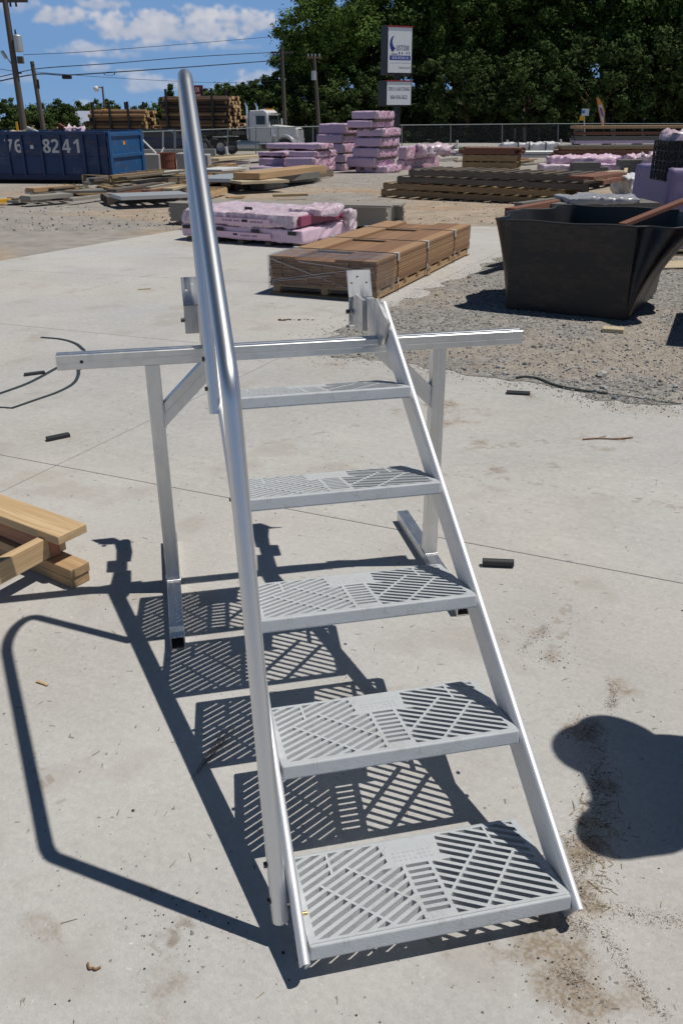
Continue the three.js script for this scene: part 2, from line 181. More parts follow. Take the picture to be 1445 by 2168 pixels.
{
  const slabMat = (x0, z0, size, n, fine) => { const t = tex(n, n, (i, j) => concrete(x0 + (i + 0.5) / n * size, -(z0 + (j + 0.5) / n * size), fine)); t.repeat.set(1 / size, 1 / size); t.offset.set(-x0 / size, -z0 / size);
    const b = M.tread.bumpMap.clone(); b.repeat.set(9, 9); b.needsUpdate = true; return std(col(1, 1, 1), 0.9, 0, { map: t, bumpMap: b, bumpScale: 0.0012 }); };
  const nearMat = slabMat(-2.2, 0.4, 4.4, 2048, 230), farMat = slabMat(-6, 2.2, 12.5, 2048, 110);
  const clip = (poly, a, b, off) => { const nx = -(b[1] - a[1]), nz = b[0] - a[0], l = Math.hypot(nx, nz), s = (p) => ((p[0] - a[0]) * nx + (p[1] - a[1]) * nz) / l - off, out = [];
    poly.forEach((p, i) => { const q = poly[(i + 1) % poly.length], u = s(p), w = s(q); if (u >= 0) out.push(p); if ((u < 0) !== (w < 0)) { const t = u / (u - w); out.push([lerp(p[0], q[0], t), lerp(p[1], q[1], t)]); } }); return out; };
  const slab = new THREE.Group(); slab.name = 'concrete_slab'; slab.userData = { kind: 'structure' }; scene.add(slab);
  const whole = [[-11.2, 1.5], [7, 1.5], [5, -14.62], [-2.6, -14.15]];
  const j2 = [[-1.83, -4.29], [1.32, -2.87]], j1 = [[-2.52, -7.31], [-1.19, -6.78]], j4 = [[-3.42, -10.22], [-0.78, -9.46]], j3 = [[-1.65, -3.78], [-0.42, -6.36]];
  const g = 0.0028, rows = [[clip(whole, ...j2, g), nearMat], [clip(clip(whole, j2[1], j2[0], g), ...j1, g), farMat], [clip(clip(whole, j1[1], j1[0], g), ...j4, g), farMat], [clip(whole, j4[1], j4[0], g), farMat]];
  for (const [poly, mat] of rows) for (const p of [clip(poly, ...j3, g), clip(poly, j3[1], j3[0], g)]) { if (p.length < 3) continue;
    const e = extr(shapeOf(p.map(([x, z]) => [x, -z])), 0.1); e.rotateX(-Math.PI / 2).translate(0, -0.1, 0); const m = struct('slab_panel', e, mat, slab); delete m.userData.kind; }

  // yard of trodden dirt and gravel, out to the horizon
  const yard = tex(2048, 2048, (i, j) => { const x = (i / 2048 - 0.5) * 64, z = -(j / 2048) * 64 - 6; const n = fbm(x * 0.35, z * 0.35, 4, 61), f = fbm(x * 3.1 - z * 1.7, z * 3.1 + x * 1.7, 3, 63), g2 = fbm(x * 8.3 + z * 5.1, z * 8.3 - x * 5.1, 2, 65), hw = fbm(x * 0.5 + z * 0.3, z * 0.7 - x * 0.2, 3, 67);
    let grey = sstep(0.42, 0.6, n + 0.25 * sstep(-1, -7, x) * sstep(-21, -16, z) + 0.25 * sstep(-23, -27, z) - 0.12 * sstep(-6, 0, x) * sstep(-24, -20, z)); const k = 0.92 + 0.35 * (f - 0.5) + 0.3 * (g2 - 0.5) + 0.2 * (hw - 0.5);
    const tan = [0.43, 0.345, 0.26], gv = [0.37, 0.34, 0.305], red = sstep(0.6, 0.75, fbm(x * 0.5 + 9, z * 0.9, 3, 69)); const c = tan.map((q, m) => lerp(lerp(q, [0.42, 0.28, 0.18][m], red * 0.6), gv[m], grey)); return c.map((q) => q * k * 1.08); });
  yard.wrapS = yard.wrapT = THREE.MirroredRepeatWrapping; yard.repeat.set(1 / 64, 1 / 64); yard.offset.set(0.5, -6 / 64);
  const nz = 130, pos = [], uv = [], idx = [], xs = [-400, -60, -20, -8, 0, 8, 20, 60, 400];
  for (let k = 0; k <= nz; k++) { const z = k < 100 ? 14 - k : -86 - (k - 100) * (k - 100) * 0.7; for (const x of xs) { const far = sstep(-12, -16, z), n = far * (fbm(x * 0.2, z * 0.35, 3, 91) - 0.5) * 0.1; pos.push(x, gy(z) - 0.012 + n, z); uv.push(x, -z); } }
  for (let k = 0; k < nz; k++) for (let m = 0; m < xs.length - 1; m++) { const a = k * xs.length + m, b = a + xs.length; idx.push(a, b + 1, b, a, a + 1, b + 1); }
  const yg = new THREE.BufferGeometry(); yg.setAttribute('position', new THREE.Float32BufferAttribute(pos, 3)); yg.setAttribute('uv', new THREE.Float32BufferAttribute(uv, 2)); yg.setIndex(idx); yg.computeVertexNormals();
  const yb = M.tread.bumpMap.clone(); yb.repeat.set(2.2, 2.2); yb.needsUpdate = true;
  struct('ground', yg, std(col(1, 1, 1), 0.95, 0, { map: yard, bumpMap: yb, bumpScale: 0.012 }));

  // loose gravel that has spread over the right of the slab
  const edge = [[2.08, -11.17], [1.24, -9.49], [0.64, -8.34], [0.08, -7.34], [-0.12, -6.8], [-0.07, -6.35], [0.55, -6.1], [1.01, -5.75], [1.44, -5.49], [1.74, -5.22], [2.12, -5.07], [3.2, -4.7]], fineEdge = [];
  for (let k = 0; k < edge.length - 1; k++) for (let s = 0; s < 9; s++) { const t = s / 9, x = lerp(edge[k][0], edge[k + 1][0], t), z = lerp(edge[k][1], edge[k + 1][1], t); fineEdge.push([x + (fbm(x * 6, z * 6, 3, 71) - 0.5) * 0.35, z + (fbm(x * 6 + 20, z * 6, 3, 73) - 0.5) * 0.35]); }
  const gp = [...fineEdge, [7, -4], [8, -15], [3.2, -14.8], [2.62, -13.6]];
  const gtex = tex(2048, 2048, (i, j) => { const x = -0.6 + i / 2048 * 7, z = -(4.4 + j / 2048 * 7); const n = fbm(x * 1.2, z * 1.5, 4, 75), f = vn(x * 55, z * 55, 77), f2 = vn(x * 120, z * 120, 79), s = fbm(x * 14, z * 14, 3, 80); const grey = sstep(0.4, 0.62, n); const c = [0.38, 0.335, 0.285].map((q, m) => lerp(q, [0.31, 0.295, 0.275][m], grey)); const k = 0.95 + 0.6 * (f - 0.5) * (0.5 + grey) + 0.5 * (f2 - 0.5) + 0.4 * (s - 0.5); return c.map((q) => q * k); });
  gtex.wrapS = gtex.wrapT = THREE.MirroredRepeatWrapping; gtex.repeat.set(1 / 7, 1 / 7); gtex.offset.set(0.6 / 7, -4.4 / 7);
  const gb = M.tread.bumpMap.clone(); gb.repeat.set(4, 4); gb.needsUpdate = true;
  const gg = new THREE.ShapeGeometry(shapeOf(gp.map(([x, z]) => [x, -z]))).rotateX(-Math.PI / 2).translate(0, 0.0035, 0);
  struct('gravel_patch', gg, std(col(1, 1, 1), 0.95, 0, { map: gtex, bumpMap: gb, bumpScale: 0.006 }));
  const inside = (x, z) => { let c = false; for (let a = 0, b = gp.length - 1; a < gp.length; b = a++) if ((gp[a][1] > z) !== (gp[b][1] > z) && x < (gp[b][0] - gp[a][0]) * (z - gp[a][1]) / (gp[b][1] - gp[a][1]) + gp[a][0]) c = !c; return c; };
  const stoneGeo = new THREE.IcosahedronGeometry(1, 0); { const p = stoneGeo.attributes.position; for (let i = 0; i < p.count; i++) { const s = 0.75 + 0.5 * h2(Math.round(p.getX(i) * 50), Math.round(p.getY(i) * 50), Math.round(p.getZ(i) * 50)); p.setXYZ(i, p.getX(i) * s, p.getY(i) * s * 0.7, p.getZ(i) * s); } stoneGeo.computeVertexNormals(); }
  function scatter(name, label, n, pick, mat, geo = stoneGeo) { const im = new THREE.InstancedMesh(geo, mat, n), o = new THREE.Object3D(); im.name = named(name); im.userData = { kind: 'stuff', label, category: name.replace(/_/g, ' ') };
    for (let i = 0; i < n; i++) { const [x, y, z, s, c, sq] = pick(i); o.position.set(x, y, z); o.rotation.set(rr(-0.3, 0.3), rr(0, 6.28), rr(-0.3, 0.3)); o.scale.set(s * (sq || 1), s, s); o.updateMatrix(); im.setMatrixAt(i, o.matrix); im.setColorAt(i, c); } scene.add(im); return im; }
  srand(5); const stoneMat = std(col(1, 1, 1), 0.9);
  const stoneCol = () => { const v = rr(0.1, 0.42), w = rr(-0.04, 0.06); return col(v + w, v + w * 0.4, v - w * 0.3); };
  scatter('loose_gravel', 'grey and brown loose gravel strewn over the right side of the slab', 26000, () => { let x, z; do { const t = rnd(); z = -4.7 - 7.5 * t * t; x = rr(-0.3, 4.2); } while (!inside(x, z)); const s = 0.0016 + 0.009 * rnd() ** 5 * (rnd() < 0.05 ? 2.2 : 1); return [x, 0.006 + s * 0.2, z, s, stoneCol()]; }, stoneMat);
  scatter('edge_gravel', 'loose stones and sand spilling from the gravel onto the slab edge', 6500, () => { const q = fineEdge[Math.floor(rnd() * fineEdge.length)], g2 = () => Math.sqrt(-2 * Math.log(1 - rnd() * 0.995)) * Math.cos(rr(0, 6.283)); const s = 0.001 + 0.0045 * rnd() ** 5; return [q[0] + g2() * 0.13, 0.0035 + s * 0.2, q[1] + 0.02 + g2() * 0.11, s, stoneCol()]; }, stoneMat);
  scatter('yard_stones', 'stones and lumps of dirt scattered over the yard behind the slab', 9000, () => { const z = -14.3 - 22 * rnd() ** 1.6, x = rr(-0.5, 0.5) * (-z) * 1.0; const s = 0.005 + 0.02 * rnd() ** 7; return [x, gy(z) - 0.01 + (fbm(x * 0.2, z * 0.35, 3, 91) - 0.5) * 0.1 * sstep(-12, -16, z) + s * 0.2, z, s, stoneCol()]; }, stoneMat);
  const spots = dirtSpots.filter((d) => d[3] > 0.4);
  scatter('grit', 'specks of grit and small pebbles lying on the concrete slab', 4200, (i) => { let x, z; if (i < 1500) { const d = spots[Math.floor(rnd() * spots.length)], a = rr(0, 6.28), r = d[2] * Math.sqrt(-Math.log(1 - rnd() * 0.93)) * 0.75; x = d[0] + r * Math.cos(a); z = d[1] + r * Math.sin(a); } else if (i < 2400) { const q = fineEdge[Math.floor(rnd() * fineEdge.length)]; x = q[0] + rr(-0.3, 0.2); z = q[1] + rr(-0.15, 0.25); } else { const t = rnd(); z = -1.05 - 9 * t * t; x = rr(-0.75, 0.75) * (1 - z * 0.42); } const s = 0.0006 + 0.0022 * rnd() ** 4 + (rnd() < 0.02 ? 0.002 : 0); const c = rnd() < 0.4 ? col(0.06, 0.05, 0.04) : stoneCol(); return [x, s * 0.3, z, s, c]; }, stoneMat);
  // strip of soil, bark and dead grass by the foot of the stair
  const chip = new THREE.BoxGeometry(1, 0.22, 0.28), line = [[1238, 1535], [1262, 1600], [1268, 1680], [1262, 1740], [1238, 1790], [1225, 1830], [1215, 1880]].map(([u, v]) => G(u, v));
  const line2 = [[[1225, 1895], [1262, 1918], [1330, 1936], [1400, 1948], [1450, 1955]], [[1268, 1960], [1300, 2010], [1330, 2060], [1362, 2100], [1410, 2165]], [[1290, 1440], [1300, 1480], [1285, 1500]], [[1100, 1375], [1140, 1345], [1155, 1325]], [[1185, 1925], [1215, 1960], [1250, 1968]], [[1185, 2060], [1215, 2075], [1222, 2060]]].map((l) => l.map(([u, v]) => G(u, v)));
  scatter('soil_crumbs', 'crumbs of dark soil and bark in strips by the stair foot', 7600, (n_) => { const ln = n_ < 4300 ? line : line2[Math.floor(Math.pow(rnd(), 1.1) * line2.length)]; const t = rnd() * (ln.length - 1), k = Math.floor(t), p = ln[k].clone().lerp(ln[Math.min(k + 1, ln.length - 1)], t - k); const w = (n_ < 4300 ? 0.032 : 0.012) * Math.sqrt(-2 * Math.log(1 - rnd() * 0.98)) * 0.8; const a = rr(0, 6.28); const s = rr(0.0006, 0.0022) * (rnd() < 0.05 ? 2 : 1); const v = rr(0.08, 0.34); return [p.x + w * Math.cos(a), s * rr(0.2, 0.7), p.z + w * 1.5 * Math.sin(a), s, rnd() < 0.1 ? col(0.55, 0.5, 0.44) : col(v, v * 0.8, v * 0.6), rr(1, 3)]; }, stoneMat, chip);
  scatter('dead_grass', 'dry blades of grass and twigs lying on the slab', 420, (i) => { let x, z; if (i < 170) { const p = line[3 + Math.floor(rnd() * 4)]; x = p.x + rr(-0.05, 0.09); z = p.z + rr(-0.09, 0.07); } else { const t = rnd(); z = -1.1 - 6 * t; x = rr(-0.7, 0.75) * (1 - z * 0.4); } const v = rr(0.12, 0.4); return [x, 0.002, z, rr(0.0015, 0.003), col(v * 1.1, v * 0.85, v * 0.5), rr(6, 16)]; }, stoneMat, new THREE.BoxGeometry(1, 0.4, 0.4));

  // the road beyond the fence, and the grass beside it
  const r0 = gy(-70); const road = new THREE.PlaneGeometry(160, 13, 40, 2).rotateX(-Math.PI / 2).translate(12, r0 + 0.03, -69.5); struct('road', boxUV(road, 0.2), std(col(0.36, 0.345, 0.32), 0.9));
  const lot = new THREE.PlaneGeometry(22, 9, 4, 4).rotateX(-Math.PI / 2).translate(-8, gy(-52) + 0.04, -53.5); struct('road_apron', lot, std(col(0.34, 0.32, 0.29), 0.9));
  srand(9); const blade = new THREE.ConeGeometry(0.02, 1, 3).translate(0, 0.5, 0);
  const gm = std(col(1, 1, 1), 0.9, 0, { side: THREE.DoubleSide });
  const gi = new THREE.InstancedMesh(blade, gm, 9000), o = new THREE.Object3D(); gi.name = 'grass_verge'; gi.userData = { kind: 'stuff', label: 'strip of green grass along the roadside fence', category: 'grass' };
  for (let i = 0; i < 9000; i++) { let p; if (i < 7000) p = V(rr(-9, 30), 0, rr(-63, -61.2)); else if (i < 8200) { const q = G(rr(600, 700), rr(345, 368)); p = V(q.x, 0, q.z); } else { const q = G(rr(130, 245), rr(398, 408)); p = V(q.x, 0, q.z); } o.position.set(p.x, gy(p.z) - 0.03, p.z); o.rotation.set(rr(-0.5, 0.5), rr(0, 6), rr(-0.5, 0.5)); const s = i < 7000 ? rr(0.15, 0.3) : rr(0.03, 0.12) * (vn(p.x * 2, p.z * 2, 3) > 0.5 ? 1.6 : 0.4); o.scale.set(1.6, s, 1.6); o.updateMatrix(); gi.setMatrixAt(i, o.matrix); const v = rr(0.6, 1.3); gi.setColorAt(i, col(0.07 * v, 0.11 * v, 0.025 * v)); } scene.add(gi);
}

// ---------- the aluminium stair ----------
class Poly3 extends THREE.Curve { constructor(p) { super(); this.p = p; this.l = [0]; for (let i = 1; i < p.length; i++) this.l.push(this.l[i - 1] + p[i].distanceTo(p[i - 1])); }
  getPoint(t, o = new THREE.Vector3()) { const L = this.l[this.l.length - 1] * clamp(t, 0, 1); let i = 1; while (i < this.l.length - 1 && this.l[i] < L) i++; return o.copy(this.p[i - 1]).lerp(this.p[i], (L - this.l[i - 1]) / Math.max(1e-9, this.l[i] - this.l[i - 1])); } }
function fillet(P, radii, n = 14) { const out = [P[0].clone()]; for (let i = 1; i < P.length - 1; i++) { const a = P[i - 1].clone().sub(P[i]).normalize(), b = P[i + 1].clone().sub(P[i]).normalize(), th = Math.acos(a.dot(b)), r = radii[i - 1], t = r / Math.tan(th / 2), c = P[i].clone().addScaledVector(a.clone().add(b).normalize(), r / Math.sin(th / 2)), s = P[i].clone().addScaledVector(a, t).sub(c), e = P[i].clone().addScaledVector(b, t).sub(c), w = Math.PI - th;
  for (let k = 0; k <= n; k++) { const u = k / n; out.push(c.clone().addScaledVector(s, Math.sin((1 - u) * w) / Math.sin(w)).addScaledVector(e, Math.sin(u * w) / Math.sin(w))); } } out.push(P[P.length - 1].clone()); return out; }
const tube = (pts, r, seg, rad = 20) => new THREE.TubeGeometry(new Poly3(pts), seg, r, rad, false);
{
  const W = 0.585, D = 0.3114, T = 0.037, R = 0.1942, U = 0.3262, TAU = 0.2094, Y0 = 0.092;
  const st = thing('boat_stair', 'silver aluminium stair with five grey slotted treads and one looped handrail', 'stair', V(-0.0709, 0, -1.2166), 0.2155);
  // slot pattern of a tread: mirrored herringbone either side of a centre column
  const slots = [], half = W / 2;
  const clip = (poly, nx, ny, o) => { const out = [], s = (p) => p[0] * nx + p[1] * ny - o; poly.forEach((p, i) => { const q = poly[(i + 1) % poly.length], u = s(p), w = s(q); if (u >= 0) out.push(p); if ((u < 0) !== (w < 0)) { const t = u / (u - w); out.push([lerp(p[0], q[0], t), lerp(p[1], q[1], t)]); } }); return out; };
  const side = (poly, a, b, off) => { const nx = -(b[1] - a[1]), ny = b[0] - a[0], l = Math.hypot(nx, ny); return clip(poly, nx / l, ny / l, (a[0] * nx + a[1] * ny) / l + off); };   // keeps what lies left of a->b
  const area = (p) => Math.abs(p.reduce((s, a, i) => { const b = p[(i + 1) % p.length]; return s + a[0] * b[1] - a[1] * b[0]; }, 0)) / 2;
  const K0 = [0.1655, 0.236], K1 = [0.2365, 0.188], R1 = [[0.0435, 0.083], [0.1655, 0.236]], R2 = [[0.1, 0.0125], [0.2365, 0.187]], PB = [[0.062, 0.205], [0.073, 0.31]];
  const kd = Math.atan2(K1[1] - K0[1], K1[0] - K0[0]), dx = Math.cos(kd), dy = Math.sin(kd), nx = -dy, ny = dx, PER = 0.0236, SW = 0.0133, rib = 0.0032;
  const region = [[0.0365, 0.016], [half - 0.0175, 0.016], [half - 0.0175, 0.296], [0.0365, 0.296]];
  for (let k = -16; k < 12; k++) { const c = K0[0] * nx + K0[1] * ny + (k + 0.5) * PER; let s = clip(clip(region, nx, ny, c - SW / 2), -nx, -ny, -(c + SW / 2)); if (s.length < 3) continue;
    const cells = k >= 0
      ? [side(side(s, PB[1], PB[0], 0), [0.1985, 0], [0.2, 0.31], rib), side(s, [0.2, 0.31], [0.1985, 0], rib)]
      : [((c0) => (c / ny - 0.062 * nx / ny > 0.208 ? side(c0, PB[1], PB[0], 0.001) : clip(c0, 0, -1, -0.2)))(side(s, ...R1, rib)), side(side(s, R1[1], R1[0], rib), ...R2, rib), side(s, R2[1], R2[0], rib)];
    for (const p of cells) if (p.length > 2 && area(p) > 4e-5) slots.push(p.map(([a, b]) => [half + a, b]), p.map(([a, b]) => [half - a, b]).reverse()); }
  for (let k = 0; k < 8; k++) { const y = 0.035 + k * 0.0223, w = 0.0275; slots.push([[half - w, y], [half + w, y], [half + w, y + 0.0115], [half - w, y + 0.0115]]); }
  const ccw = (p) => (p.reduce((s, a, i) => { const b = p[(i + 1) % p.length]; return s + a[0] * b[1] - a[1] * b[0]; }, 0) > 0 ? p : p.slice().reverse());
  const face = extr(shapeOf([[0.001, 0.006], [W - 0.001, 0.006], [W - 0.001, D - 0.006], [0.001, D - 0.006]], slots.map((p) => ccw(p).reverse())), 0.02);
  face.rotateX(-Math.PI / 2).translate(0, -0.02, 0);
  const treadGeo = merge([face, boxUV(rbx(W, T, 0.013, 0.0055, W / 2, -T / 2, -0.0065)), boxUV(rbx(W, T, 0.012, 0.005, W / 2, -T / 2, -D + 0.006)), boxUV(bx(0.007, T - 0.008, D - 0.02, 0.004, -T / 2 - 0.003, -D / 2)), boxUV(bx(0.007, T - 0.008, D - 0.02, W - 0.004, -T / 2 - 0.003, -D / 2))]);
  // raised maker's lettering cast into the blank panel, too worn to read
  const relief = []; srand(3); for (let r = 0; r < 3; r++) for (let k = 0; k < 8; k++) if (rnd() < 0.85) relief.push(bx(rr(0.004, 0.009), 0.0006, 0.006, half - 0.045 + k * 0.0125, 0.0, -0.222 - r * 0.014));
  const reliefGeo = merge(relief);
  for (let i = 0; i < 5; i++) { const t = part('tread', treadGeo, M.tread, st, V(0, Y0 + i * R, -i * U), [-TAU, 0, 0]); part('cast_mark', reliefGeo, M.tread, t);
    if (!i) part('screw', cyl(0.0045, 0.0035, 0.016, 6).rotateZ(Math.PI / 2), M.brass, t, V(0.006, 0.003, -0.1)); }
  // stringers: round nose with a flat web behind it
  const NS = 1.73333, NY = 0.08756, LEN = 1.975, dir = V(0, 1, -NS).normalize(), inw = V(0, dir.z, -dir.y).normalize();   // inw points down and back from the nose
  for (const s of [-1, 1]) {
    const nose = []; for (let k = 0; k <= 12; k++) { const a = Math.PI * k / 12; nose.push([0.011 - 0.011 * Math.cos(a), 0.011 - 0.011 * Math.sin(a)]); }
    const inner = []; for (let k = 0; k <= 8; k++) { const a = Math.PI * (8 - k) / 8; inner.push([0.011 - 0.0062 * Math.cos(a), 0.0125 - 0.0062 * Math.sin(a)]); }
    const pr = [...nose, [0.022, 0.034], [0.0172, 0.034], ...inner, [0.0085, 0.034], [0.0085, 0.094], [0.0022, 0.094], [0.0022, 0.03], [0, 0.028]];
    const g = extr(shapeOf(pr), LEN); const base = V(s > 0 ? W + 0.001 : -0.001, 0.074, (NY - 0.074) * NS);
    g.applyMatrix4(new THREE.Matrix4().makeBasis(V(1, 0, 0), inw, dir)); if (s < 0) { g.scale(-1, 1, 1); const ix = g.index; const p = g.attributes.position; for (let i = 0; i < p.count; i += 3) for (const at of ['position', 'normal', 'uv']) { const a = g.attributes[at], n = a.itemSize; for (let q = 0; q < n; q++) { const tmp = a.array[(i + 1) * n + q]; a.array[(i + 1) * n + q] = a.array[(i + 2) * n + q]; a.array[(i + 2) * n + q] = tmp; } } }
    g.computeVertexNormals(); const m = part('stringer', toCreasedNormals(boxUV(g), 0.5), M.rail, st, base);
    for (let k = 0; k < 5; k++) for (const q of [0.14, 0.34]) { const y = Y0 + k * R - 0.025, p = V(s * 0.0002 + (s > 0 ? W + 0.0165 : -0.0165), y - 0.02 - q * 0.08, -k * U - q * 0.45 - 0.02); part('bolt', cyl(0.006, 0.006, 0.006, 6).rotateZ(Math.PI / 2), M.bolt, m, p.sub(base)); }
  }
  // handrail: one bent tube on the left
  const rp = fillet([V(0, 0.06, -0.1045), V(0, 1.199, -0.3625), V(0, 1.9052, -1.5638), V(0, 0.82, -1.32)], [0.11, 0.1589]).map((p) => V(-0.029 - 0.0196 * p.y - 0.0232 * (p.z + 0.75), p.y, p.z));
  const dense = []; { const c = new Poly3(rp); for (let k = 0; k <= 260; k++) dense.push(c.getPoint(k / 260)); }
  const hr = part('handrail', tube(dense, 0.0182, 260, 28), M.tube, st);
  part('bore_shade', tube([dense[0].clone(), dense[10].clone()], 0.0155, 4, 20), M.steelDark, hr); part('bore_shade', tube([dense[260].clone(), dense[250].clone()], 0.0155, 4, 20), M.steelDark, hr);  // dark sleeves in the open ends, the shade inside the tube put into colour
  for (const k of [4, 11, 247, 254]) { const p = dense[k]; part('bolt', cyl(0.007, 0.007, 0.007, 6).rotateZ(Math.PI / 2).translate(p.x - 0.021, p.y, p.z), M.bolt, hr); }
  // hinge plates and dock brackets at the head of each stringer
  const xplate = (pts, x0, t, holes = []) => boxUV(extr(shapeOf(pts.map(([y, z]) => [-z, y]), holes.map(([y, z, r]) => ring(-z, y, r))), t - 0.002, 0.001).rotateY(Math.PI / 2).translate(x0 + 0.001, 0, 0));
  for (const s of [1, -1]) { const xa = s > 0 ? W - 0.0125 : 0.0005;
    part('hinge_plate', xplate([[1.037, -1.833], [1.067, -1.708], [1.014, -1.553], [0.925, -1.628], [0.905, -1.69], [0.905, -1.825]], xa, 0.012, [[1.03, -1.815, 0.004], [0.94, -1.815, 0.004], [1.04, -1.73, 0.004], [0.945, -1.75, 0.004], [1.015, -1.67, 0.004], [0.96, -1.63, 0.004]]), M.plate, st);
    const ear = [[1.022, -1.905], [1.024, -2.03]]; for (let k = 0; k <= 8; k++) { const a = -0.3 + k / 8 * 2.5; ear.push([0.952 + 0.062 * Math.cos(a), -2.05 - 0.062 * Math.sin(a)]); } ear.push([0.895, -1.99], [0.91, -1.905]);
    const e = part('hinge_plate', xplate(ear, xa, 0.012, [[1.0, -1.93, 0.004], [0.93, -1.93, 0.004], [1.0, -1.96, 0.004], [0.93, -1.96, 0.004]]), M.plate, st);
    part('pivot_bolt', cyl(0.011, 0.011, 0.03, 14).rotateZ(Math.PI / 2).translate(xa + 0.006, 0.95, -2.05), M.galv, e);
    part('hinge_post', boxUV(rbx(0.03, 0.13, 0.1, 0.004, xa + s * 0.024 + 0.006, 0.968, -1.868)), M.plate, st);
    const x0 = s > 0 ? 0.562 : -0.075, wd = 0.094, up = extr(shapeOf([[0, 0], [wd, 0], [wd, 0.105], [0, 0.105]], [ring(0.43 * wd, 0.08, 0.0045), ring(0.17 * wd, 0.056, 0.0045), ring(0.8 * wd, 0.056, 0.0045)]), 0.0055);
    up.rotateX(-0.42).translate(x0, 1.0, -2.085); const lo = bx(wd, 0.105, 0.0055, x0 + wd / 2, 0.9475, -2.0822);
    const b = part('dock_bracket', boxUV(merge([up, lo])), M.plate, st); part('bolt', cyl(0.009, 0.009, 0.014, 6).rotateZ(Math.PI / 2).translate(x0 - 0.007, 0.95, -2.07), M.bolt, b);
    part('gusset', xplate([[0.9, -2.0795], [1.0, -2.0795], [0.98, -2.02], [0.93, -2.0]], s > 0 ? xa + 0.02 : xa - 0.02, 0.007), M.plate, b);
  }
}

// ---------- the test stand the stair hangs on ----------
{
  const B = 0.0497, SPN = 1.015, L2 = 0.8175, ZP = 0.393, HB = 0.9379, ZB = 0.3753;
  const sd = thing('welded_stand', 'welded frame of square aluminium tube with crossbeam and two floor feet', 'stand', V(-0.5805, 0, -2.4322), 0.2046);
  const sect = () => { const h = B / 2, out = [], e = (a, b) => out.push([a, b]); // square tube with a shallow groove in the middle of every face
    const q = [[-h, -h], [h, -h], [h, h], [-h, h]]; for (let k = 0; k < 4; k++) { const a = q[k], b = q[(k + 1) % 4], d = [(b[0] - a[0]) / B, (b[1] - a[1]) / B], n = [-d[1], d[0]]; const P = (t, o) => e(a[0] + d[0] * t + n[0] * o, a[1] + d[1] * t + n[1] * o);
      P(0.002, 0); P(0.0205, 0); P(0.0215, 0.0006); P(0.0282, 0.0006); P(0.0292, 0); P(B - 0.002, 0); }
    const i = h - 0.004; return shapeOf(out, [[[-i, -i], [-i, i], [i, i], [i, -i]]]); };
  const bar = (L) => boxUV(extr(sect(), L));
  for (const x of [0, SPN]) {
    const ft = part('foot', bar(L2).translate(x + B / 2, B / 2 + 0.001, -L2), M.alu, sd);
    part('hollow_shade', bx(B - 0.0085, B - 0.0085, 0.002, x + B / 2, B / 2 + 0.001, -0.13), M.black, ft);  // black plate across the hollow foot, painting the shade inside it
    const post = bar(HB - 2 * B - 0.002); post.rotateX(-Math.PI / 2).translate(x + B / 2, B + 0.002, -ZP - B / 2); const po = part('post', post, M.alu, sd);
    const bead = (a, b, n) => merge(Array.from({ length: n }, (_, k) => { const p = a.clone().lerp(b, (k + 0.5) / n); return new THREE.SphereGeometry(0.0048, 7, 5).scale(1, 0.8, 1).translate(p.x, p.y, p.z); }));
    for (const y of [B + 0.002, HB - B - 0.001]) { part('weld', bead(V(x, y, -ZP), V(x + B, y, -ZP), 11), M.weld, po); part('weld', bead(V(x, y, -ZP - B), V(x, y, -ZP), 9), M.weld, po); part('weld', bead(V(x + B, y, -ZP - B), V(x + B, y, -ZP), 9), M.weld, po); }
    const s = x ? -1 : 1, X = (t) => (x ? SPN - t : B + t), pts = [[X(0), 0.662], [X(0), 0.745], [X(0.146), HB - B - 0.0005], [X(0.229), HB - B - 0.0005]]; if (s < 0) pts.reverse(); pts.reverse();
    const br = extr(shapeOf(pts), B - 0.004).translate(0, 0, -ZP - B + 0.002); const brm = part('brace', boxUV(br), M.alu, sd);
    const gv = extr(shapeOf([[X(0.001), 0.7], [X(0.001), 0.709], [X(0.186), HB - B - 0.001], [X(0.196), HB - B - 0.001]]), 0.0012).translate(0, 0, -ZP + -0.0012); part('groove_ridge', boxUV(gv), M.alu, brm);
    part('weld', bead(V(X(0), 0.66, -ZP), V(X(0), 0.747, -ZP), 15), M.weld, brm); part('weld', bead(V(X(0.144), HB - B, -ZP), V(X(0.232), HB - B, -ZP), 14), M.weld, brm);
  }
  const BL = -0.28, BR = 1.3428; const beam = bar(BR - BL); beam.rotateY(Math.PI / 2).translate(BL, HB - B / 2, -ZB - B / 2); const bm = part('crossbeam', beam, M.alu, sd);
  part('hole_disc', cyl(0.0055, 0.0055, 0.003, 12).rotateX(Math.PI / 2).translate(-0.2, 0.914, -ZB), M.black, bm);  // flat black disc on the beam face, painting the shade of a hole
  for (const x of [BL + 0.12, BR - 0.12]) part('hollow_shade', bx(0.002, B - 0.0085, B - 0.0085, x, HB - B / 2, -ZB - B / 2), M.black, bm);  // black plates in the beam ends, painted shade of the hollow
}

